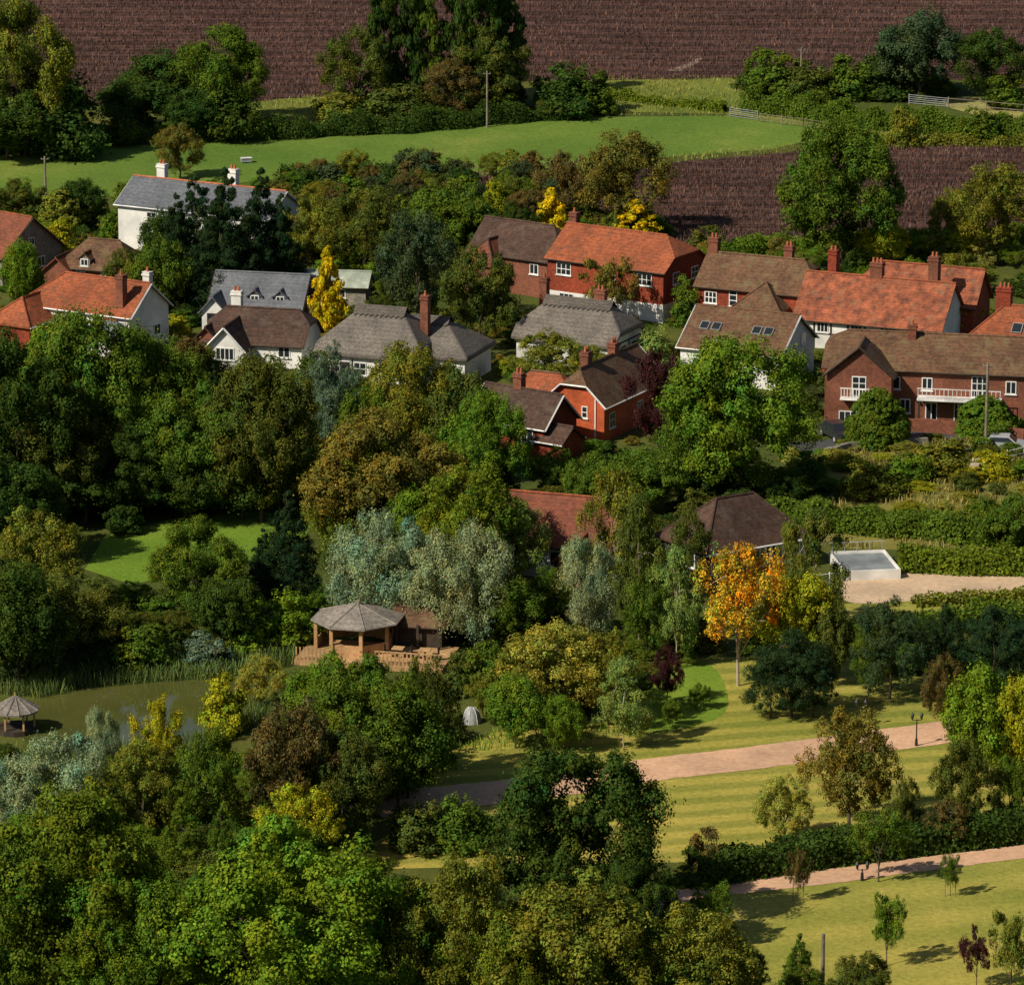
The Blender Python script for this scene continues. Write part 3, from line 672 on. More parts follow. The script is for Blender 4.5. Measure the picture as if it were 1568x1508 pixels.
# --- house with hipped wing
B=Building("brick_house",1222,520,-25,(5,-3.2))
i=B.block(0,0,10,6.4,4.3,6.7,'brick','roof_brown',hl=0.0,hr=0.3,ridge='roof_brown')
B.win(i,'F',-3.6,2.6,1.2,1.1,3,2);B.win(i,'F',-3.6,0.6,1.2,1.1,3,2)
j=B.block(1.8,-3.2,4.2,4.4,3.2,5.0,'brick','roof_brown',rot=0,hl=1,hr=1,ridge='roof_brown'); B.win(j,'F',-0.8,1.9,1.4,1.0,4,1);B.win(j,'F',1.1,1.9,0.7,1.0,2,1)
B.win(i,'F',-1.4,2.5,0.8,1.6,1,3)
B.chim(-4.7,0.2,4.5,7.9,0.9,0.8,'brick_dull',2);B.chim(2.6,0.4,6,7.7,0.8,0.7,'brick_dull',2); B.finish()
# --- long timber framed house
B=Building("long_tiled_house",1438,550,-23,(6.8,-3.6))
i=B.block(0,0,13.6,7.2,2.8,6.2,'white','roof_mottle',hl=0.0,hr=0.0)
for t in(-6.6,-5,-3.4,-1.8,-0.2,1.4,3,4.6,6.2): B.panel(i,'F',t,0,0.16,2.6,0.04,'timber_frame',M['timber_dark'])
B.panel(i,'F',0,1.3,13.4,0.14,0.035,'timber_frame',M['timber_dark'])
for t in(-4.2,-1.0,2.2): B.win(i,'F',t,1.5,1.1,0.9,3,1)
j=B.block(2.5,5.0,11,5,3.8,6.6,'brick','roof_mottle',hl=0.5)
B.chim(-4.7,0.6,5.0,8.1,0.8,0.9,'brick',2);B.chim(-0.4,0.2,5.5,7.4,1.1,0.8,'brick_dull',3);B.chim(4.6,1.4,5.0,8.1,0.9,0.9,'brick_dull',2);B.finish()
# --- house on right edge
B=Building("orange_roof_house",1600,600,-22,(4,-3.6))
i=B.block(0,0,8.2,7.2,3.4,6.6,'white','roof_orange',hl=1,hr=0)
j=B.block(-1.2,-3.2,3.2,2.6,2.9,4.2,'white','roof_dark',rot=-90,hr=1); B.win(j,'R',0,1.5,1.3,1,3,1)
B.win(i,'F',2,1.2,1.6,1.2,3,1)
B.skylight(0.9,-1.9,5.0,math.atan2(3.2,3.6),0.8,0.9)
B.chim(-0.9,0.2,5.8,8.0,1.3,0.8,'brick',3); B.finish()
# --- white gabled bungalow with skylights
B=Building("white_gabled_house",1190,598,-25,(4.5,-4.2))
i=B.block(0,0,9.2,8.4,3.2,5.9,'white','roof_brown',ridge='roof_brown',barge='paint')
for x in(-3.2,-2.1,1.7,2.8): B.skylight(x,-2.1,4.6,math.atan2(2.7,4.2),0.7,0.8)
B.win(i,'F',-2.5,1.0,2.0,1.2,3,1);B.win(i,'R',-1.5,1.0,1.4,1.1,2,1);B.win(i,'R',1.5,3.0,1.0,1.0,2,1)
B.chim(-0.8,-4.7,0,3.9,1.1,0.7,'white',1); B.finish()
# --- orange brick gable house
B=Building("orange_brick_house",925,678,62,(-5.6,-2.7))
i=B.block(0,0,11.2,5.4,3.3,5.8,'brick_orange','roof_brown',hl=0.4,hr=0.0,ridge='roof_brown',barge='paint')
B.win(i,'L',0.9,1.9,0.55,1.0,1,2);B.win(i,'F',-4.2,1.0,1.0,1.3,2,2);B.win(i,'F',1,1.0,1.0,1.2,2,1)
B.panel(i,'L',1.9,0,0.1,3.6,0.1,'drain_pipe',M['paint'])
j=B.block(-2.9,3.4,4.6,4.6,2.9,4.7,'brick_orange','roof_orange',rot=-88,hl=0.2,hr=0.8)
B.chim(-3.0,0.3,4.6,6.8,0.8,0.7,'brick_dull',2);B.chim(1.8,0.2,4.8,6.6,0.9,0.7,'brick_dull',2)
B.finish()
B=Building("dark_roof_cottage",832,700,-35,(3.6,-2.4))
i=B.block(0,0,7.2,4.8,2.6,4.8,'brick','roof_dark',hl=0.0,hr=0.0,ridge='roof_dark',barge='paint'); B.win(i,'R',0,0.9,1.0,1.2,2,2);B.win(i,'F',2,1,1.2,1.1,2,1)
B.chim(-0.6,0.2,4,5.9,0.8,0.7,'brick_dull',2)
B.block(4.2,-1.2,2.6,2.8,1.6,2.6,'brick','roof_dark',ridge='roof_dark'); B.finish()
# --- large brick house with balconies
B=Building("balcony_brick_house",1262,642,-11,(-8.4,-4))
i=B.block(0,0,16.8,8,4.7,6.9,'brick_dull','roof_brown',ridge='roof_brown',hl=0.4)
j=B.block(-5.3,-4.2,3.4,5.4,4.6,6.9,'brick_dull','roof_brown',rot=-90,ridge='roof_brown',barge='timber_dark')
B.win(j,'R',0,2.6,1.2,1.7,2,3);B.win(j,'R',-0.9,0.2,1.5,1.1,3,1)
B.box('balcony_floor_left',M['paint'],(-5.3,-6.25,2.45),(3.0,0.9,0.14))
for q in range(12): B.box('balcony_rail_left',M['paint'],(-6.7+q*0.255,-6.65,2.95),(0.05,0.05,0.86))
B.box('balcony_rail_left',M['paint'],(-5.3,-6.65,3.4),(3.0,0.07,0.07))
B.win(i,'F',0.2,2.9,0.9,1.1,2,1);B.win(i,'F',4.6,2.5,1.4,1.8,3,3);B.win(i,'F',-1.6,0.9,0.9,1.2,2,1);B.win(i,'F',7.2,2.9,0.9,1.1,2,1)
B.win(i,'F',3.8,0.1,2.6,1.9,5,1);B.win(i,'F',0.6,0.4,1.0,1.5,2,1);B.win(i,'F',-2.4,2.9,0.7,1.1,1,1,'paint')
B.box('balcony_floor_right',M['paint'],(3.0,-4.7,2.4),(7.0,1.5,0.16))
for q in range(20): B.box('balcony_rail_right',M['paint'],(-0.4+q*0.36,-5.4,2.9),(0.045,0.05,0.9))
B.box('balcony_rail_right',M['paint'],(3.0,-5.4,3.38),(7.0,0.07,0.06))
for q in(-0.3,3.0,6.3): B.box('balcony_post',M['timber_dark'],(q,-5.3,1.2),(0.16,0.16,2.4))
B.chim(-1.5,-0.5,5.6,7.6,0.7,0.7,'brick_dull',1)
k=B.block(9.2,0.5,3.6,7,4.2,6.6,'brick_dull','roof_red')
B.finish()
# --- lower houses
B=Building("low_tiled_house",925,892,-18,(4.2,-3))
i=B.block(0,0,9,6,2.7,5.6,'white','roof_red',ridge='roof_orange'); B.win(i,'F',-2.2,1.0,1.2,1.0,3,1);B.win(i,'F',0.6,0.9,1.0,1.1,2,1,'timber_dark');B.door(i,'F',-0.8,0,0.9,2,'paint')
B.block(2.6,-3.2,3.4,2.8,2.2,3.4,'brick_dull','roof_red',rot=-90); B.finish()
B=Building("hipped_black_cottage",1078,893,32,(-4.6,-2.8))
i=B.block(0,0,9.0,6.0,2.6,5.4,'black','roof_dark',hl=1,hr=1,ov=0.35,ridge='roof_dark',barge='paint')
for t,ww in((-3.6,1.1),(-1.9,1.2),(0.2,1.2),(2.2,1.2),(3.8,0.9)): B.win(i,'F',t,0.65,ww,1.4,2,1)
for t in(-2.75,-0.85,1.2,3.1): B.panel(i,'F',t,0.2,0.3,1.9,0.05,'white_panels',M['paint'])
B.win(i,'L',0.8,0.8,1.4,1.2,2,1); B.finish()

# --- gazebo with timber deck
B=Building("gazebo",528,1016,-12,(0,-3.0))
def ngon_roof(B,part,mat,cx,cy,r,ze,zr,n,th=0.1):
    V=[(cx+r*math.cos(2*math.pi*(i+0.5)/n),cy+r*math.sin(2*math.pi*(i+0.5)/n),ze) for i in range(n)]+[(cx,cy,zr)]
    B.slab(part,mat,V,[[i,(i+1)%n,n] for i in range(n)],th,Matrix.Identity(4))
    for i in range(n): B.beam('hip_tiles',mat,V[i],V[n],0.06)
ngon_roof(B,'shingle_roof',M['shingle'],0.2,0,3.3,2.5,3.5,8)
for i in range(8):
    a=2*math.pi*(i+0.5)/8; x,y=2.75*math.cos(a),2.75*math.sin(a)
    B.box('posts',M['timber'],(x,y,1.4),(0.24,0.24,2.2)); a2=2*math.pi*(i+1.5)/8
    if i not in(4,): 
        x2,y2=2.75*math.cos(a2),2.75*math.sin(a2)
        B.beam('top_beams',M['timber'],(x,y,2.36),(x2,y2,2.36),0.12)
        v=[(x,y,0.4),(x2,y2,0.4),(x2,y2,1.15),(x,y,1.15)]
        B.add('low_walls',M['timber'],v+[(p[0]*0.96,p[1]*0.96,p[2]) for p in v],[[0,1,2,3],[5,4,7,6],[3,2,6,7]])
B.box('roof_cap',M['shingle'],(0.2,0,3.55),(0.3,0.3,0.25))
i=B.block(4.3,2.0,3.4,2.6,2.1,2.9,'timber_dark','roof_brown',ridge='roof_brown',hr=1)  # solid dark walls paint the shade of the wing's open interior
for x in(2.9,4.4,5.9): B.box('wing_posts',M['timber_dark'],(x,0.3,1.2),(0.18,0.18,1.8))
B.box('deck',M['timber'],(1.9,-1.4,0.2),(10.5,5.2,0.4))
for x in np.arange(2.4,7.1,0.28): B.box('deck_railing',M['timber'],(x,-3.95,0.85),(0.10,0.06,0.9))
B.box('deck_railing',M['timber'],(4.75,-3.95,1.32),(4.8,0.1,0.08)); 
for x in np.arange(-3.2,-1.0,0.28): B.box('deck_railing',M['timber'],(x,-3.95,0.85),(0.10,0.06,0.9))
for q in range(2):
    B.box('deck_table',M['timber'],(3.6+q*1.9,-2.2,1.12),(0.8,0.8,0.06)); B.box('deck_table_leg',M['timber_dark'],(3.6+q*1.9,-2.2,0.75),(0.1,0.1,0.7))
    for dx in(-0.75,0.75):
        B.box('deck_chairs',M['timber_dark'],(3.6+q*1.9+dx,-2.2,0.85),(0.42,0.42,0.06));B.box('deck_chairs',M['timber_dark'],(3.6+q*1.9+dx*1.28,-2.2,1.1),(0.05,0.42,0.5))
B.finish(); FOOT.append((B.o.x+2,B.o.y-0.5,B.rot,5.5,4.5,3))
# --- small round pavilion by the pond
B=Building("pond_pavilion",22,1128,0,(0,-1.2))
ngon_roof(B,'shingle_roof',M['shingle'],0,0,1.55,1.55,2.45,12,0.12)
for i in range(6):
    a=2*math.pi*i/6; B.box('posts',M['timber'],(1.2*math.cos(a),1.2*math.sin(a),0.75),(0.12,0.12,1.5))
v,q=tube((0,0,0),(0,0,0.35),1.35,1.35,12); B.add('floor',M['timber_dark'],v,[list(k) for k in q]+[list(range(12,24))]); 
v,q=tube((0,0,2.4),(0,0,2.7),0.1,0.02,6); B.add('finial',M['timber'],v,[list(k) for k in q])
B.finish(); FOOT.append((B.o.x,B.o.y,0,1.5,1.5,2))
# --- covered pool with white walls
B=Building("covered_pool",1378,886,8,(2.1,-2.6))
B.box('pool_cover',M['grey_cover'],(0,0,0.28),(4.0,5.2,0.6))
for x in(-2.05,2.05): B.box('white_walls',M['white'],(x,0,0.37),(0.14,5.46,0.82))
for y in(-2.65,2.65): B.box('white_walls',M['white'],(0,y,0.37),(3.94,0.14,0.8))
for i in range(5): B.box('rail_posts',M['metal'],(-1.9+i*0.95,2.65,1.1),(0.05,0.05,0.7))
B.beam('rail_posts',M['metal'],(-2.1,2.65,1.45),(2.1,2.65,1.45),0.03); B.finish(); FOOT.append((B.o.x,B.o.y,0,3,3.5,2))
# --- garden dome
V=[];Fc=[];p=g(722,1106)
for i in range(6):
    ph=i/6*math.pi/2
    for j in range(14):
        a=2*math.pi*j/14; V.append((0.62*math.cos(ph)*math.cos(a),0.62*math.cos(ph)*math.sin(a),1.1*math.sin(ph)))
V.append((0,0,1.1))
for i in range(5):
    for j in range(14): Fc.append([i*14+j,i*14+(j+1)%14,(i+1)*14+(j+1)%14,(i+1)*14+j])
for j in range(14): Fc.append([70+j,70+(j+1)%14,84])
e=bpy.data.objects.new("garden_dome",None); COL.objects.link(e); e.location=p; FOOT.append((p.x,p.y,0,0.8,0.8,1))
mesh_obj("shell",V,Fc,M['metal'],e,True)
dv=[];df=[]
for j in range(0,14,2):
    for i in range(5):
        P0=np.array(V[i*14+j])*1.02;P1=np.array(V[(i+1)*14+j])*1.02
        v,q=tube(P0,P1,0.02,0.02,4); df+=[[k+len(dv) for k in x] for x in q.tolist()]; dv+=v.tolist()
mesh_obj("ribs",dv,df,M['paint'],e)

# ------------------------------------------------------------------ street furniture, fences, poles, cars
def pole(u,vb,vt,arm=True,name="telegraph_pole"):
    p=g(u,vb); h=(vb-vt)/(ppm(p)*cosd(p)); e=bpy.data.objects.new(name,None); COL.objects.link(e); e.location=p
    v,q=tube((0,0,-0.3),(0,0,h),0.14,0.10,8); mesh_obj("shaft",v,[list(k) for k in q]+[list(range(8,16))],M['pole'],e)
    if arm:
        v,q=tube((-0.4,0,h-0.3),(0.4,0,h-0.3),0.05,0.05,4); mesh_obj("crossarm",v,[list(k) for k in q],M['pole'],e)
        V=[];Fc=[]
        for x in(-0.35,0,0.35):
            v,q=tube((x,0,h-0.3),(x,0,h-0.12),0.035,0.025,6); Fc+=[[k+len(V) for k in f] for f in q.tolist()]; V+=v.tolist()
        mesh_obj("insulators",V,Fc,M['metal'],e)
    return p+Vector((0,0,h-0.15))
tops=[pole(746,196,110),pole(265,202,138),pole(1226,150,74),pole(70,300,240),pole(1509,692,556),pole(643,480,415),pole(1259,1520,1430,False,"wooden_post")]
def wire(a,b,sag=1.0):
    n=24; V=[];Fc=[]
    for i in range(n):
        t0=i/n;t1=(i+1)/n
        f=lambda t:np.array(a.lerp(b,t))-np.array([0,0,sag*4*t*(1-t)])
        v,q=tube(f(t0),f(t1),0.015,0.015,3); Fc+=[[k+len(V) for k in x] for x in q.tolist()]; V+=v.tolist()
    mesh_obj("overhead_wire",V,Fc,M['iron'])
wire(tops[1],tops[0],1.6);wire(tops[0],tops[2],2.0)
def lamp(u,vb,vt):
    p=g(u,vb); h=(vb-vt)/(ppm(p)*cosd(p)); e=bpy.data.objects.new("street_lamp",None); COL.objects.link(e); e.location=p
    V=[];Fc=[]
    for a,b_,r0,r1 in(((0,0,0),(0,0,0.5),0.11,0.08),((0,0,0.5),(0,0,h-0.5),0.045,0.04),((-0.3,0,h-0.55),(0.3,0,h-0.55),0.025,0.025)):
        v,q=tube(a,b_,r0,r1,8); Fc+=[[k+len(V) for k in x] for x in q.tolist()]; V+=v.tolist()
    mesh_obj("post",V,Fc,M['iron'],e); V=[];Fc=[];V2=[];F2=[]
    for x in(-0.3,0.3):
        v,q=tube((x,0,h-0.5),(x,0,h-0.2),0.07,0.12,6); F2+=[[k+len(V2) for k in f] for f in q.tolist()]; V2+=v.tolist()
        v,q=tube((x,0,h-0.2),(x,0,h),0.15,0.02,6); Fc+=[[k+len(V) for k in f] for f in q.tolist()]; V+=v.tolist()
    mesh_obj("lantern_cap",V,Fc,M['iron'],e); mesh_obj("lantern_glass",V2,F2,M['glass'],e)
lamp(1403,1142,1090);lamp(1318,1112,1070);lamp(625,1222,1186);lamp(1320,1348,1318)
def fence(px,h,rails,sp,mat,name="post_and_rail_fence",pw=0.06):
    pts=[g(u,v) for u,v in px]; V=[];Fc=[]
    def addt(a,b_,r_,k=4):
        v,q=tube(a,b_,r_,r_,k); Fc.extend([[i+len(V) for i in f] for f in q.tolist()]); V.extend(v.tolist())
    for a,b_ in zip(pts[:-1],pts[1:]):
        n=max(1,int((b_-a).length/sp))
        for i in range(n+1):
            q=a.lerp(b_,i/n); q.z=hz(q.y); addt(q,q+Vector((0,0,h)),pw)
        for k in range(rails): 
            z=Vector((0,0,h*(k+0.8)/rails*0.95)); addt(a+z,b_+z,pw*0.6)
    return mesh_obj(name,V,Fc,M[mat])
fence([(1118,180),(1160,186)],1.2,5,2.5,'metal',"field_gate",0.05)
fence([(1165,188),(1230,196),(1290,205)],1.1,3,2.2,'pole',pw=0.055)
fence([(1392,160),(1452,166)],1.2,5,2.5,'metal',"field_gate",0.06)
fence([(1452,166),(1568,176),(1640,180)],1.3,2,3.0,'pole',pw=0.07)
fence([(640,272),(700,272),(800,266),(900,262)],1.1,2,2.5,'pole',pw=0.05)
fence([(1490,720),(1568,700),(1640,690)],1.0,2,1.6,'paint',"garden_fence",0.05)
fence([(1180,905),(1300,890)],0.9,2,1.5,'paint',"garden_fence",0.04)
for (u,v) in((1222,1380),(1455,1372)):
    p=g(u,v); V=[];Fc=[]
    for a,b_,r_ in(((-0.3,0,0),(-0.3,0,1.2),0.03),((0.3,0,0),(0.3,0,1.2),0.03),((-0.3,0,1.05),(0.3,0,1.05),0.02)):
        q1=p+Vector(a);q2=p+Vector(b_); vv,qq=tube(q1,q2,r_,r_,5); Fc+=[[k+len(V) for k in x] for x in qq.tolist()]; V+=vv.tolist()
    mesh_obj("tree_stakes",V,Fc,M['pole'])
def wall(px,wd,ht,mat,name):
    pts=[g(u,v) for u,v in px]; V=[];Fc=[]
    for a,b_ in zip(pts[:-1],pts[1:]):
        d=(b_-a);d.z=0;d.normalize();n=Vector((-d.y,d.x,0))*wd/2; m=max(1,int((b_-a).length/0.6)); 
        for i in range(m):
            p0=a.lerp(b_,i/m);p1=a.lerp(b_,(i+1)/m); o=len(V); hh=ht*random.uniform(0.93,1.05)
            for p in(p0,p1):
                for sg in(-1,1):
                    V.append(tuple(p+n*sg-Vector((0,0,0.3))));V.append(tuple(p+n*sg+Vector((0,0,hh))))
            Fc+=[[o,o+4,o+5,o+1],[o+2,o+3,o+7,o+6],[o+1,o+5,o+7,o+3],[o,o+1,o+3,o+2],[o+4,o+6,o+7,o+5]]
    return mesh_obj(name,V,Fc,M[mat])
wall([(1265,700),(1300,690),(1420,682)],0.4,0.7,'stone',"garden_wall")
wall([(1432,722),(1460,730),(1500,735)],0.5,1.3,'cream_stone',"stone_retaining_wall")
wall([(1390,660),(1450,664),(1568,676)],0.35,1.1,'brick_dull',"garden_wall")
wall([(1300,738),(1400,715)],0.4,0.5,'cream_stone',"garden_wall")
wall([(545,612),(620,622)],0.35,0.7,'brick',"garden_wall")
wall([(155,350),(185,345)],0.35,1.2,'white',"garden_wall")
B=Building("water_trough",377,250,15,(0,0))
B.box('tank',M['metal'],(0,0,0.35),(1.1,0.6,0.4)); B.box('rim',M['paint'],(0,0,0.57),(1.2,0.7,0.05)); 
for x in(-0.4,0.4): B.box('legs',M['metal'],(x,0,0.05),(0.1,0.5,0.2))
B.finish()
B=Building("satellite_dish",1266,612,-30,(0,0))
V=[];Fc=[];n=14
for i,(r_,z) in enumerate(((0.0,0),(0.22,0.03),(0.42,0.12))):
    for j in range(n): V.append((r_*math.cos(2*math.pi*j/n),-0.12+z-0.12,2.6+r_*math.sin(2*math.pi*j/n)))
for i in range(2):
    for j in range(n): Fc.append([i*n+j,i*n+(j+1)%n,(i+1)*n+(j+1)%n,(i+1)*n+j])
B.add('dish',M['red'],V,Fc); B.beam('mast',M['metal'],(0,0,0),(0,-0.1,2.6),0.04); B.finish()
def car(u,v,rot,paint):
    B=Building("parked_car",u,v,rot,(0,0)); 
    prof=[(-2.1,0.35),(-2.12,0.75),(-1.95,0.92),(-1.55,0.98),(-1.0,1.42),(0.55,1.45),(1.15,0.98),(1.9,0.85),(2.1,0.65),(2.1,0.35)]
    n=len(prof);V=[]
    for y in(-0.82,0.82):
        for x,z in prof: V.append((x,y*(0.82 if z>1.2 else 1),z))
    B.add('body',M[paint],V,[list(range(n)),list(range(2*n-1,n-1,-1))]+[[i,i+n,(i+1)%n+n,(i+1)%n][::-1] for i in range(n)])
    for sg in(-1,1):
        B.add('windows',M['glass'],[(-1.35,sg*0.815,1.0),(1.0,sg*0.815,1.0),(0.5,sg*0.70,1.38),(-0.95,sg*0.70,1.38)],[[0,1,2,3]])
        for x in(-1.35,1.3):
            v,q=tube((x,sg*0.66,0.33),(x,sg*0.86,0.33),0.33,0.33,14); B.add('wheels',M['tyre'],v,[list(k) for k in q]+[list(range(14))[::-1],list(range(14,28))])
            v,q=tube((x,sg*0.86,0.33),(x,sg*0.875,0.33),0.19,0.19,10); B.add('hubs',M['metal'],v,[list(k) for k in q]+[list(range(10))[::-1],list(range(10,20))])
    B.add('windows',M['glass'],[(0.58,-0.64,1.43),(1.12,-0.74,1.01),(1.12,0.74,1.01),(0.58,0.64,1.43)],[[0,1,2,3]])
    B.add('windows',M['glass'],[(-1.04,-0.64,1.41),(-1.53,-0.74,1.01),(-1.53,0.74,1.01),(-1.04,0.64,1.41)],[[3,2,1,0]])
    B.finish()
car(1282,672,-70,'car_dark'); car(1535,692,-10,'car_silver')

# ------------------------------------------------------------------ hedges (placed)
hedge([(-40,238),(100,228),(250,215),(420,212),(520,205),(640,200),(760,188),(900,178)],2.6,1.7,'dark',wild=0.3)
hedge([(920,150),(1010,160),(1110,172)],1.4,0.8,'grn2',wild=0.35)
hedge([(1140,168),(1240,182),(1340,196),(1450,205),(1568,214),(1640,218)],3.0,2.0,'mid',wild=0.22)
hedge([(1140,135),(1300,145),(1400,150)],2.5,1.4,'dark',wild=0.35)
hedge([(1300,222),(1400,222),(1640,225)],1.6,0.8,'olive',wild=0.35)
hedge([(430,276),(540,272),(655,268)],1.6,1.2,'dark',wild=0.4)
hedge([(1100,392),(1200,385),(1330,382),(1400,378),(1568,372)],1.8,1.4,'green',wild=0.15)
hedge([(1370,395),(1470,385)],1.6,1.7,'bright',wild=0.12)
hedge([(1060,1352),(1120,1344),(1200,1330),(1330,1312),(1460,1296),(1600,1278),(1700,1266)],2.2,1.6,'dark',wild=0.12)
hedge([(1150,800),(1250,808),(1330,815),(1420,822),(1500,832),(1640,838)],2.6,1.6,'mid',wild=0.15)
hedge([(1375,872),(1480,876),(1640,880)],2.2,1.6,'grn2',wild=0.1)
hedge([(1300,985),(1400,972),(1500,958),(1640,946)],2.4,1.3,'mid',wild=0.15)
hedge([(1400,928),(1500,920),(1640,912)],1.2,0.6,'olive',wild=0.1)
hedge([(600,1290),(680,1290),(745,1285)],2.4,1.5,'dark',wild=0.3)
hedge([(1560,650),(1500,700)],1.4,1.2,'mid',wild=0.2)
hedge([(-20,1045),(60,1028),(160,1012)],1.8,1.0,'dgrey',wild=0.3)

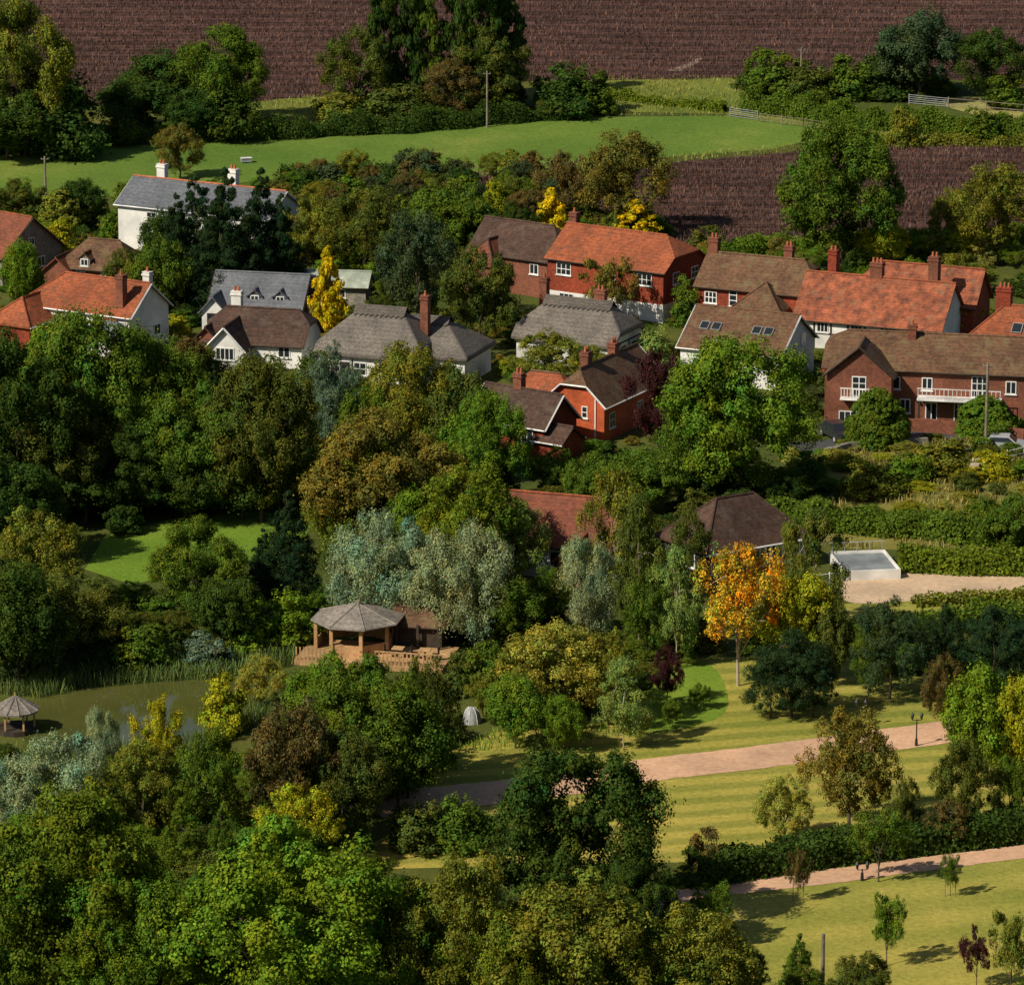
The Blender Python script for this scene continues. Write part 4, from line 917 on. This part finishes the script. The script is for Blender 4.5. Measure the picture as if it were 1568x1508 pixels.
# ------------------------------------------------------------------ trees (placed); left-middle wood coloured darker to paint in cloud shade
TT="""
40 0 240 160 big olive
100 110 240 130 shrub dark
10 140 245 150 broad dark
335 45 200 160 big mid
255 82 200 140 broad dark
205 118 205 110 broad dark
360 140 215 90 shrub dark
300 130 212 100 broad dark
275 190 275 80 fine brown
545 45 175 120 fine dolive
590 -60 172 56 poplar dark
625 -75 170 58 poplar dark
655 -60 170 46 poplar mid
700 -70 170 58 poplar dark
738 -65 172 58 poplar dark
775 -60 160 62 poplar dark
695 90 180 90 fine rust
755 50 175 110 fine dolive
870 100 175 110 shrub dark
905 112 175 80 shrub mid
610 130 185 110 shrub dolive
520 140 190 80 shrub olive
1405 20 155 130 broad dgrey
1350 80 150 90 shrub dark
1515 45 160 120 fine dark
1180 75 145 80 shrub mid
1240 92 150 80 shrub dolive
1305 86 150 80 shrub mid
1500 168 215 70 shrub mid
1540 115 165 70 shrub mid
1385 165 225 50 shrub olive
955 205 360 155 fine brown
870 235 345 100 fine rust
1288 190 412 190 big mid
1525 255 400 150 fine olive
1455 290 380 70 fine olive
848 290 395 66 column gold
978 306 370 64 column gold
757 276 330 40 shrub yg
507 380 520 60 column gold
1350 338 412 76 broad yg
1430 358 405 66 shrub olive
1480 352 400 80 shrub yg
1445 450 520 96 broad yg
300 272 455 130 conifer con
345 262 470 140 conifer con
400 262 455 120 conifer con
275 300 470 110 conifer con
340 310 485 150 conifer con
430 300 460 90 conifer con
385 320 480 110 conifer con
250 325 430 70 broad dark
248 370 490 90 broad mid
205 400 490 60 fine olive
640 328 500 145 fine dgrey
735 380 545 120 fine dolive
700 285 390 110 broad mid
640 290 380 100 shrub mid
560 290 420 150 fine dolive
480 300 410 90 fine olive
470 255 300 50 shrub dark
600 255 300 60 shrub dark
790 310 400 80 fine dark
810 290 350 70 fine rust
930 395 500 90 airy brown
1055 425 500 56 shrub mid
30 275 345 80 fine dolive
90 288 355 90 shrub olive
125 275 350 70 broad dark
36 372 480 66 broad green
85 335 410 70 shrub yg
190 380 450 60 fine dolive
75 495 560 80 shrub bright
140 485 770 200 big mid
30 520 810 190 big dark
230 520 750 170 big mid
290 515 620 70 shrub rust
400 555 800 170 big dolive
300 600 790 180 big mid
80 600 800 200 big dolive
200 650 795 160 big dark
430 610 790 120 fine dolive
20 700 860 150 broad dark
130 690 800 150 broad dark
290 690 795 150 broad dark
370 680 795 140 broad dark
505 533 725 110 pine blue
330 560 680 60 conifer con
640 530 730 160 big olive
700 570 740 110 broad dolive
560 600 740 90 broad mid
595 640 860 215 big brown
520 690 850 110 fine olive
750 605 780 130 big green
690 650 780 110 broad green
850 690 770 80 broad mid
720 715 900 180 fine grn2
650 745 880 110 broad green
790 770 900 100 fine soft
840 510 590 110 fine olive
900 530 590 80 fine olive
1000 500 560 55 shrub soft
440 755 930 125 conifer con
405 810 925 80 conifer con
310 800 955 140 big mid
55 785 960 160 fine olive
115 880 1010 180 fine dolive
190 772 816 60 shrub dark
30 870 1050 150 broad dark
220 955 1025 100 shrub mid
350 890 1000 110 broad dark
385 915 1000 80 shrub bright
450 905 988 100 shrub bright
320 970 1020 80 shrub blue
585 790 968 165 willow silver
700 812 985 165 willow silver
650 830 975 130 willow silver
905 825 975 100 willow silver
780 890 990 100 broad mid
840 870 960 80 fine mid
740 985 1060 70 shrub mid
705 1000 1062 60 shrub dolive
1130 525 765 240 big green
1060 610 760 110 broad mid
1010 540 690 112 fine purple
985 690 790 120 broad mid
905 700 790 80 broad mid
945 725 930 115 birch olive
978 765 1000 95 birch dolive
1050 780 960 75 birch dolive
1035 840 1020 80 birch soft
990 870 1010 80 fine mid
1248 785 980 105 birch dolive
1210 800 960 60 birch olive
1130 838 1050 140 autumn orange
1225 885 1040 115 broad yg
1268 930 1050 70 broad dolive
1212 962 1098 135 pine con
1180 1000 1100 90 pine con
1245 990 1098 80 pine con
1362 916 1070 120 pine conb
1330 940 1065 70 pine mid
1445 925 1050 80 pine con
1520 932 1060 110 pine con
1560 945 1060 80 pine con
1445 1005 1115 76 fine rust
1510 1025 1205 130 broad bright
1565 1040 1215 90 broad yg
1475 1135 1270 105 fine dolive
1545 1160 1260 80 fine mid
1300 1088 1270 155 fine brown
1200 1190 1292 95 fine lol
1345 1238 1350 84 airy mid
1450 1228 1300 64 airy rust
1222 1300 1380 38 airy rust
1455 1306 1372 34 airy mid
1385 1190 1290 50 fine dolive
1078 1268 1340 56 shrub rust
1072 1045 1085 34 fine mid
1030 1068 1112 32 fine mid
1022 990 1080 48 fine purple
1358 1370 1478 66 airy green
1085 1355 1450 76 airy green
1495 1420 1515 56 airy purple
1548 1395 1530 80 airy olive
1222 1430 1535 76 conifer mid
1130 1450 1560 100 fine dolive
1315 1460 1560 100 fine dolive
885 1155 1440 260 big dark
975 1310 1480 140 big dark
860 955 1110 180 fine lol
800 985 1115 90 fine olive
930 965 1110 100 fine olive
790 1035 1145 90 broad green
860 1065 1150 70 broad green
955 1010 1145 95 birch soft
740 1030 1095 60 fine olive
650 1010 1200 115 fine dolive
555 1022 1235 200 big mid
610 1065 1240 150 broad mid
498 1005 1160 120 broad green
455 1075 1300 170 fine rust
520 1120 1300 150 big dolive
430 1100 1260 110 fine dolive
340 1032 1125 72 shrub yg
240 1072 1200 75 fine yg
400 1005 1085 80 fine lol
315 1120 1290 110 fine mid
90 1130 1290 170 willow silver
25 1160 1290 110 willow silver
220 1135 1290 120 fine olive
280 1225 1370 120 conifer mid
340 1240 1370 80 conifer mid
460 1205 1340 135 fine yg
160 1085 1190 56 willow silver
700 1222 1300 90 shrub mid
640 1228 1300 90 shrub dolive
90 1220 1580 300 big grn2
10 1300 1600 210 big mid
430 1290 1620 370 big bright
220 1350 1620 220 big green
320 1370 1600 180 big grn2
600 1365 1600 190 big green
690 1318 1600 215 big olive
870 1350 1620 260 fine olive
790 1400 1620 180 big grn2
1060 1395 1600 210 fine olive
990 1420 1600 150 big mid
1343 598 682 98 topiary mid
1508 608 664 90 topiary green
1440 672 730 100 shrub olive
1330 705 760 90 shrub olive
1390 695 740 80 shrub green
1540 760 850 100 broad mid
1525 690 735 60 shrub yg
"""
for ln in TT.strip().splitlines():
    u,vt,vb,wd,kd,cl=ln.split(); T(float(u),float(vt),float(vb),float(wd),kd,cl)

# ------------------------------------------------------------------ undergrowth
def blocked(x,y,r,hgt):
    ds=(0,) if hgt<1.0 else (0,2.5,5,7.5)
    for fx,fy,rt,a,b_,H in FOOT:
        if abs(x-fx)>24 or abs(y-fy)>24: continue
        for d in ds:
            dx,dy=x-fx,y+d-fy; lx=dx*math.cos(rt)+dy*math.sin(rt); ly=-dx*math.sin(rt)+dy*math.cos(rt)
            if abs(lx)<a+r*(1 if d==0 else 0.3) and abs(ly)<b_+r*(1 if d==0 else 0.3): return True
    return False
def fill(px, sp, kinds, cols, hr, wr, avoid=True):
    poly=wpoly(px); xs=[p.x for p in poly]; ys=[p.y for p in poly]
    y=min(ys)
    while y<max(ys):
        x=min(xs)
        while x<max(xs):
            xx=x+random.uniform(-0.5,0.5)*sp; yy=y+random.uniform(-0.5,0.5)*sp
            if inpoly(np.array([xx]),np.array([yy]),poly)[0]:
                h=random.uniform(*hr); w_=random.uniform(*wr)
                if avoid and blocked(xx,yy,w_/2+0.2,h):
                    h=0.8;w_=1.3
                    if blocked(xx,yy,0.8,h): x+=sp; continue
                put(random.choice(kinds),Vector((xx,yy,0)),w_,h,random.choice(cols),var=0.2)
            x+=sp
        y+=sp
fill([(-60,310),(180,305),(430,285),(860,300),(1020,360),(1100,395),(1640,395),(1640,470),(-60,470)],3.9,['shrub','shrub','fine'],['dolive','olive','mid','dark','brown','green'],(1.4,3.0),(2.6,4.2))
fill([(440,280),(860,265),(880,330),(440,330)],3.8,['fine','shrub'],['dolive','rust','olive','dgrey'],(2.0,3.6),(3,4.6))
fill([(-60,470),(1640,470),(1640,560),(1250,640),(700,740),(-60,560)],3.2,['shrub','shrub','fine'],['dolive','olive','mid','green','brown','yg','dgrey'],(0.9,1.8),(1.8,3.0))
fill([(-60,600),(480,600),(700,720),(820,800),(700,900),(520,900),(480,780),(400,770),(150,780),(-60,800)],4.4,['broad','shrub','fine'],['dark','mid','dolive','dark'],(3.0,5.0),(3.8,5.6))  # left-middle wood: cloud shade put into the darker greens
fill([(-60,760),(460,750),(470,768),(150,782),(-60,820)],2.8,['shrub'],['dark','dark','mid'],(1.6,2.8),(2.8,4.0))
fill([(-60,850),(100,890),(140,925),(240,925),(330,905),(460,930),(560,940),(560,975),(460,985),(300,1010),(120,1035),(-60,1050)],3.0,['shrub','fine'],['dark','mid','dolive','dark','green'],(1.2,2.3),(2.4,3.8))
fill([(600,880),(830,900),(880,960),(760,990),(700,975),(600,960)],3.2,['shrub','fine'],['dark','mid','dolive'],(1.2,2.6),(2.4,3.8))
fill([(850,700),(1240,720),(1250,790),(1180,850),(1060,900),(860,900),(830,780)],3.6,['shrub','fine'],['dark','mid','dolive'],(1.4,2.8),(2.6,4.0))
fill([(700,1030),(760,1000),(900,980),(1180,950),(1290,980),(1290,1000),(1020,1015),(1000,1060),(900,1105),(745,1112),(750,1060)],2.8,['shrub','fine'],['dark','mid','dolive','mid'],(0.9,2.2),(2.0,3.4))
fill([(660,1040),(705,1040),(700,1110),(660,1130)],2.4,['shrub'],['dark','mid','dolive'],(0.9,1.8),(2.0,3.0))
fill([(1200,690),(1490,668),(1640,690),(1640,800),(1300,805),(1150,790)],3.2,['shrub','fine'],['olive','green','dolive','yg','lol'],(0.5,1.3),(1.6,3.0))
fill([(1300,1000),(1640,970),(1640,1040),(1500,1045),(1320,1030)],3.2,['shrub','pine'],['con','mid','dark'],(1.2,2.6),(2.2,3.4))
fill([(-60,1200),(250,1190),(400,1150),(470,1090),(620,1090),(690,1150),(640,1205),(590,1235),(420,1280),(320,1310),(-60,1310)],3.2,['shrub','fine','broad'],['dark','mid','dolive','dark','green'],(1.4,2.8),(2.4,4.0))
fill([(-60,1310),(330,1310),(560,1330),(560,1400),(760,1420),(1040,1470),(1090,1600),(-60,1620)],3.8,['broad','shrub','fine'],['dark','mid','dolive','green'],(2.0,3.6),(3.0,4.6))
fill([(590,1250),(740,1255),(760,1300),(600,1295)],2.2,['shrub'],['dark','mid','yg'],(0.6,1.2),(1.4,2.4))
fill([(1040,1340),(1130,1328),(1130,1348),(1050,1362)],2.0,['shrub'],['dark','dolive'],(0.8,1.4),(1.4,2.4))
fill([(1110,1540),(1640,1540),(1640,1600),(1100,1600)],2.6,['shrub','fine'],['dolive','olive','mid'],(1.0,2.0),(2.0,3.4))
fill([(-60,205),(150,200),(420,195),(400,215),(150,228),(-60,240)],3.6,['shrub','fine'],['dark','mid','dolive'],(1.6,3.0),(2.6,4.2))
fill([(500,165),(800,150),(930,150),(900,178),(620,200),(520,200)],3.4,['shrub','fine'],['dark','mid','dolive'],(1.4,2.6),(2.6,4.2))
fill([(1140,125),(1440,130),(1480,150),(1400,155),(1140,145)],3.4,['shrub','fine'],['dark','mid','dolive'],(1.0,2.0),(2.4,4.0))
for _ in range(70):
    x=random.choice([-1,1])*random.uniform(75,260); y=random.uniform(260,620)
    put(random.choice(['broad','fine','conifer']),Vector((x,y,0)),random.uniform(6,10),random.uniform(7,12),random.choice(['mid','dark','dolive']))
print("objects",len(bpy.data.objects))
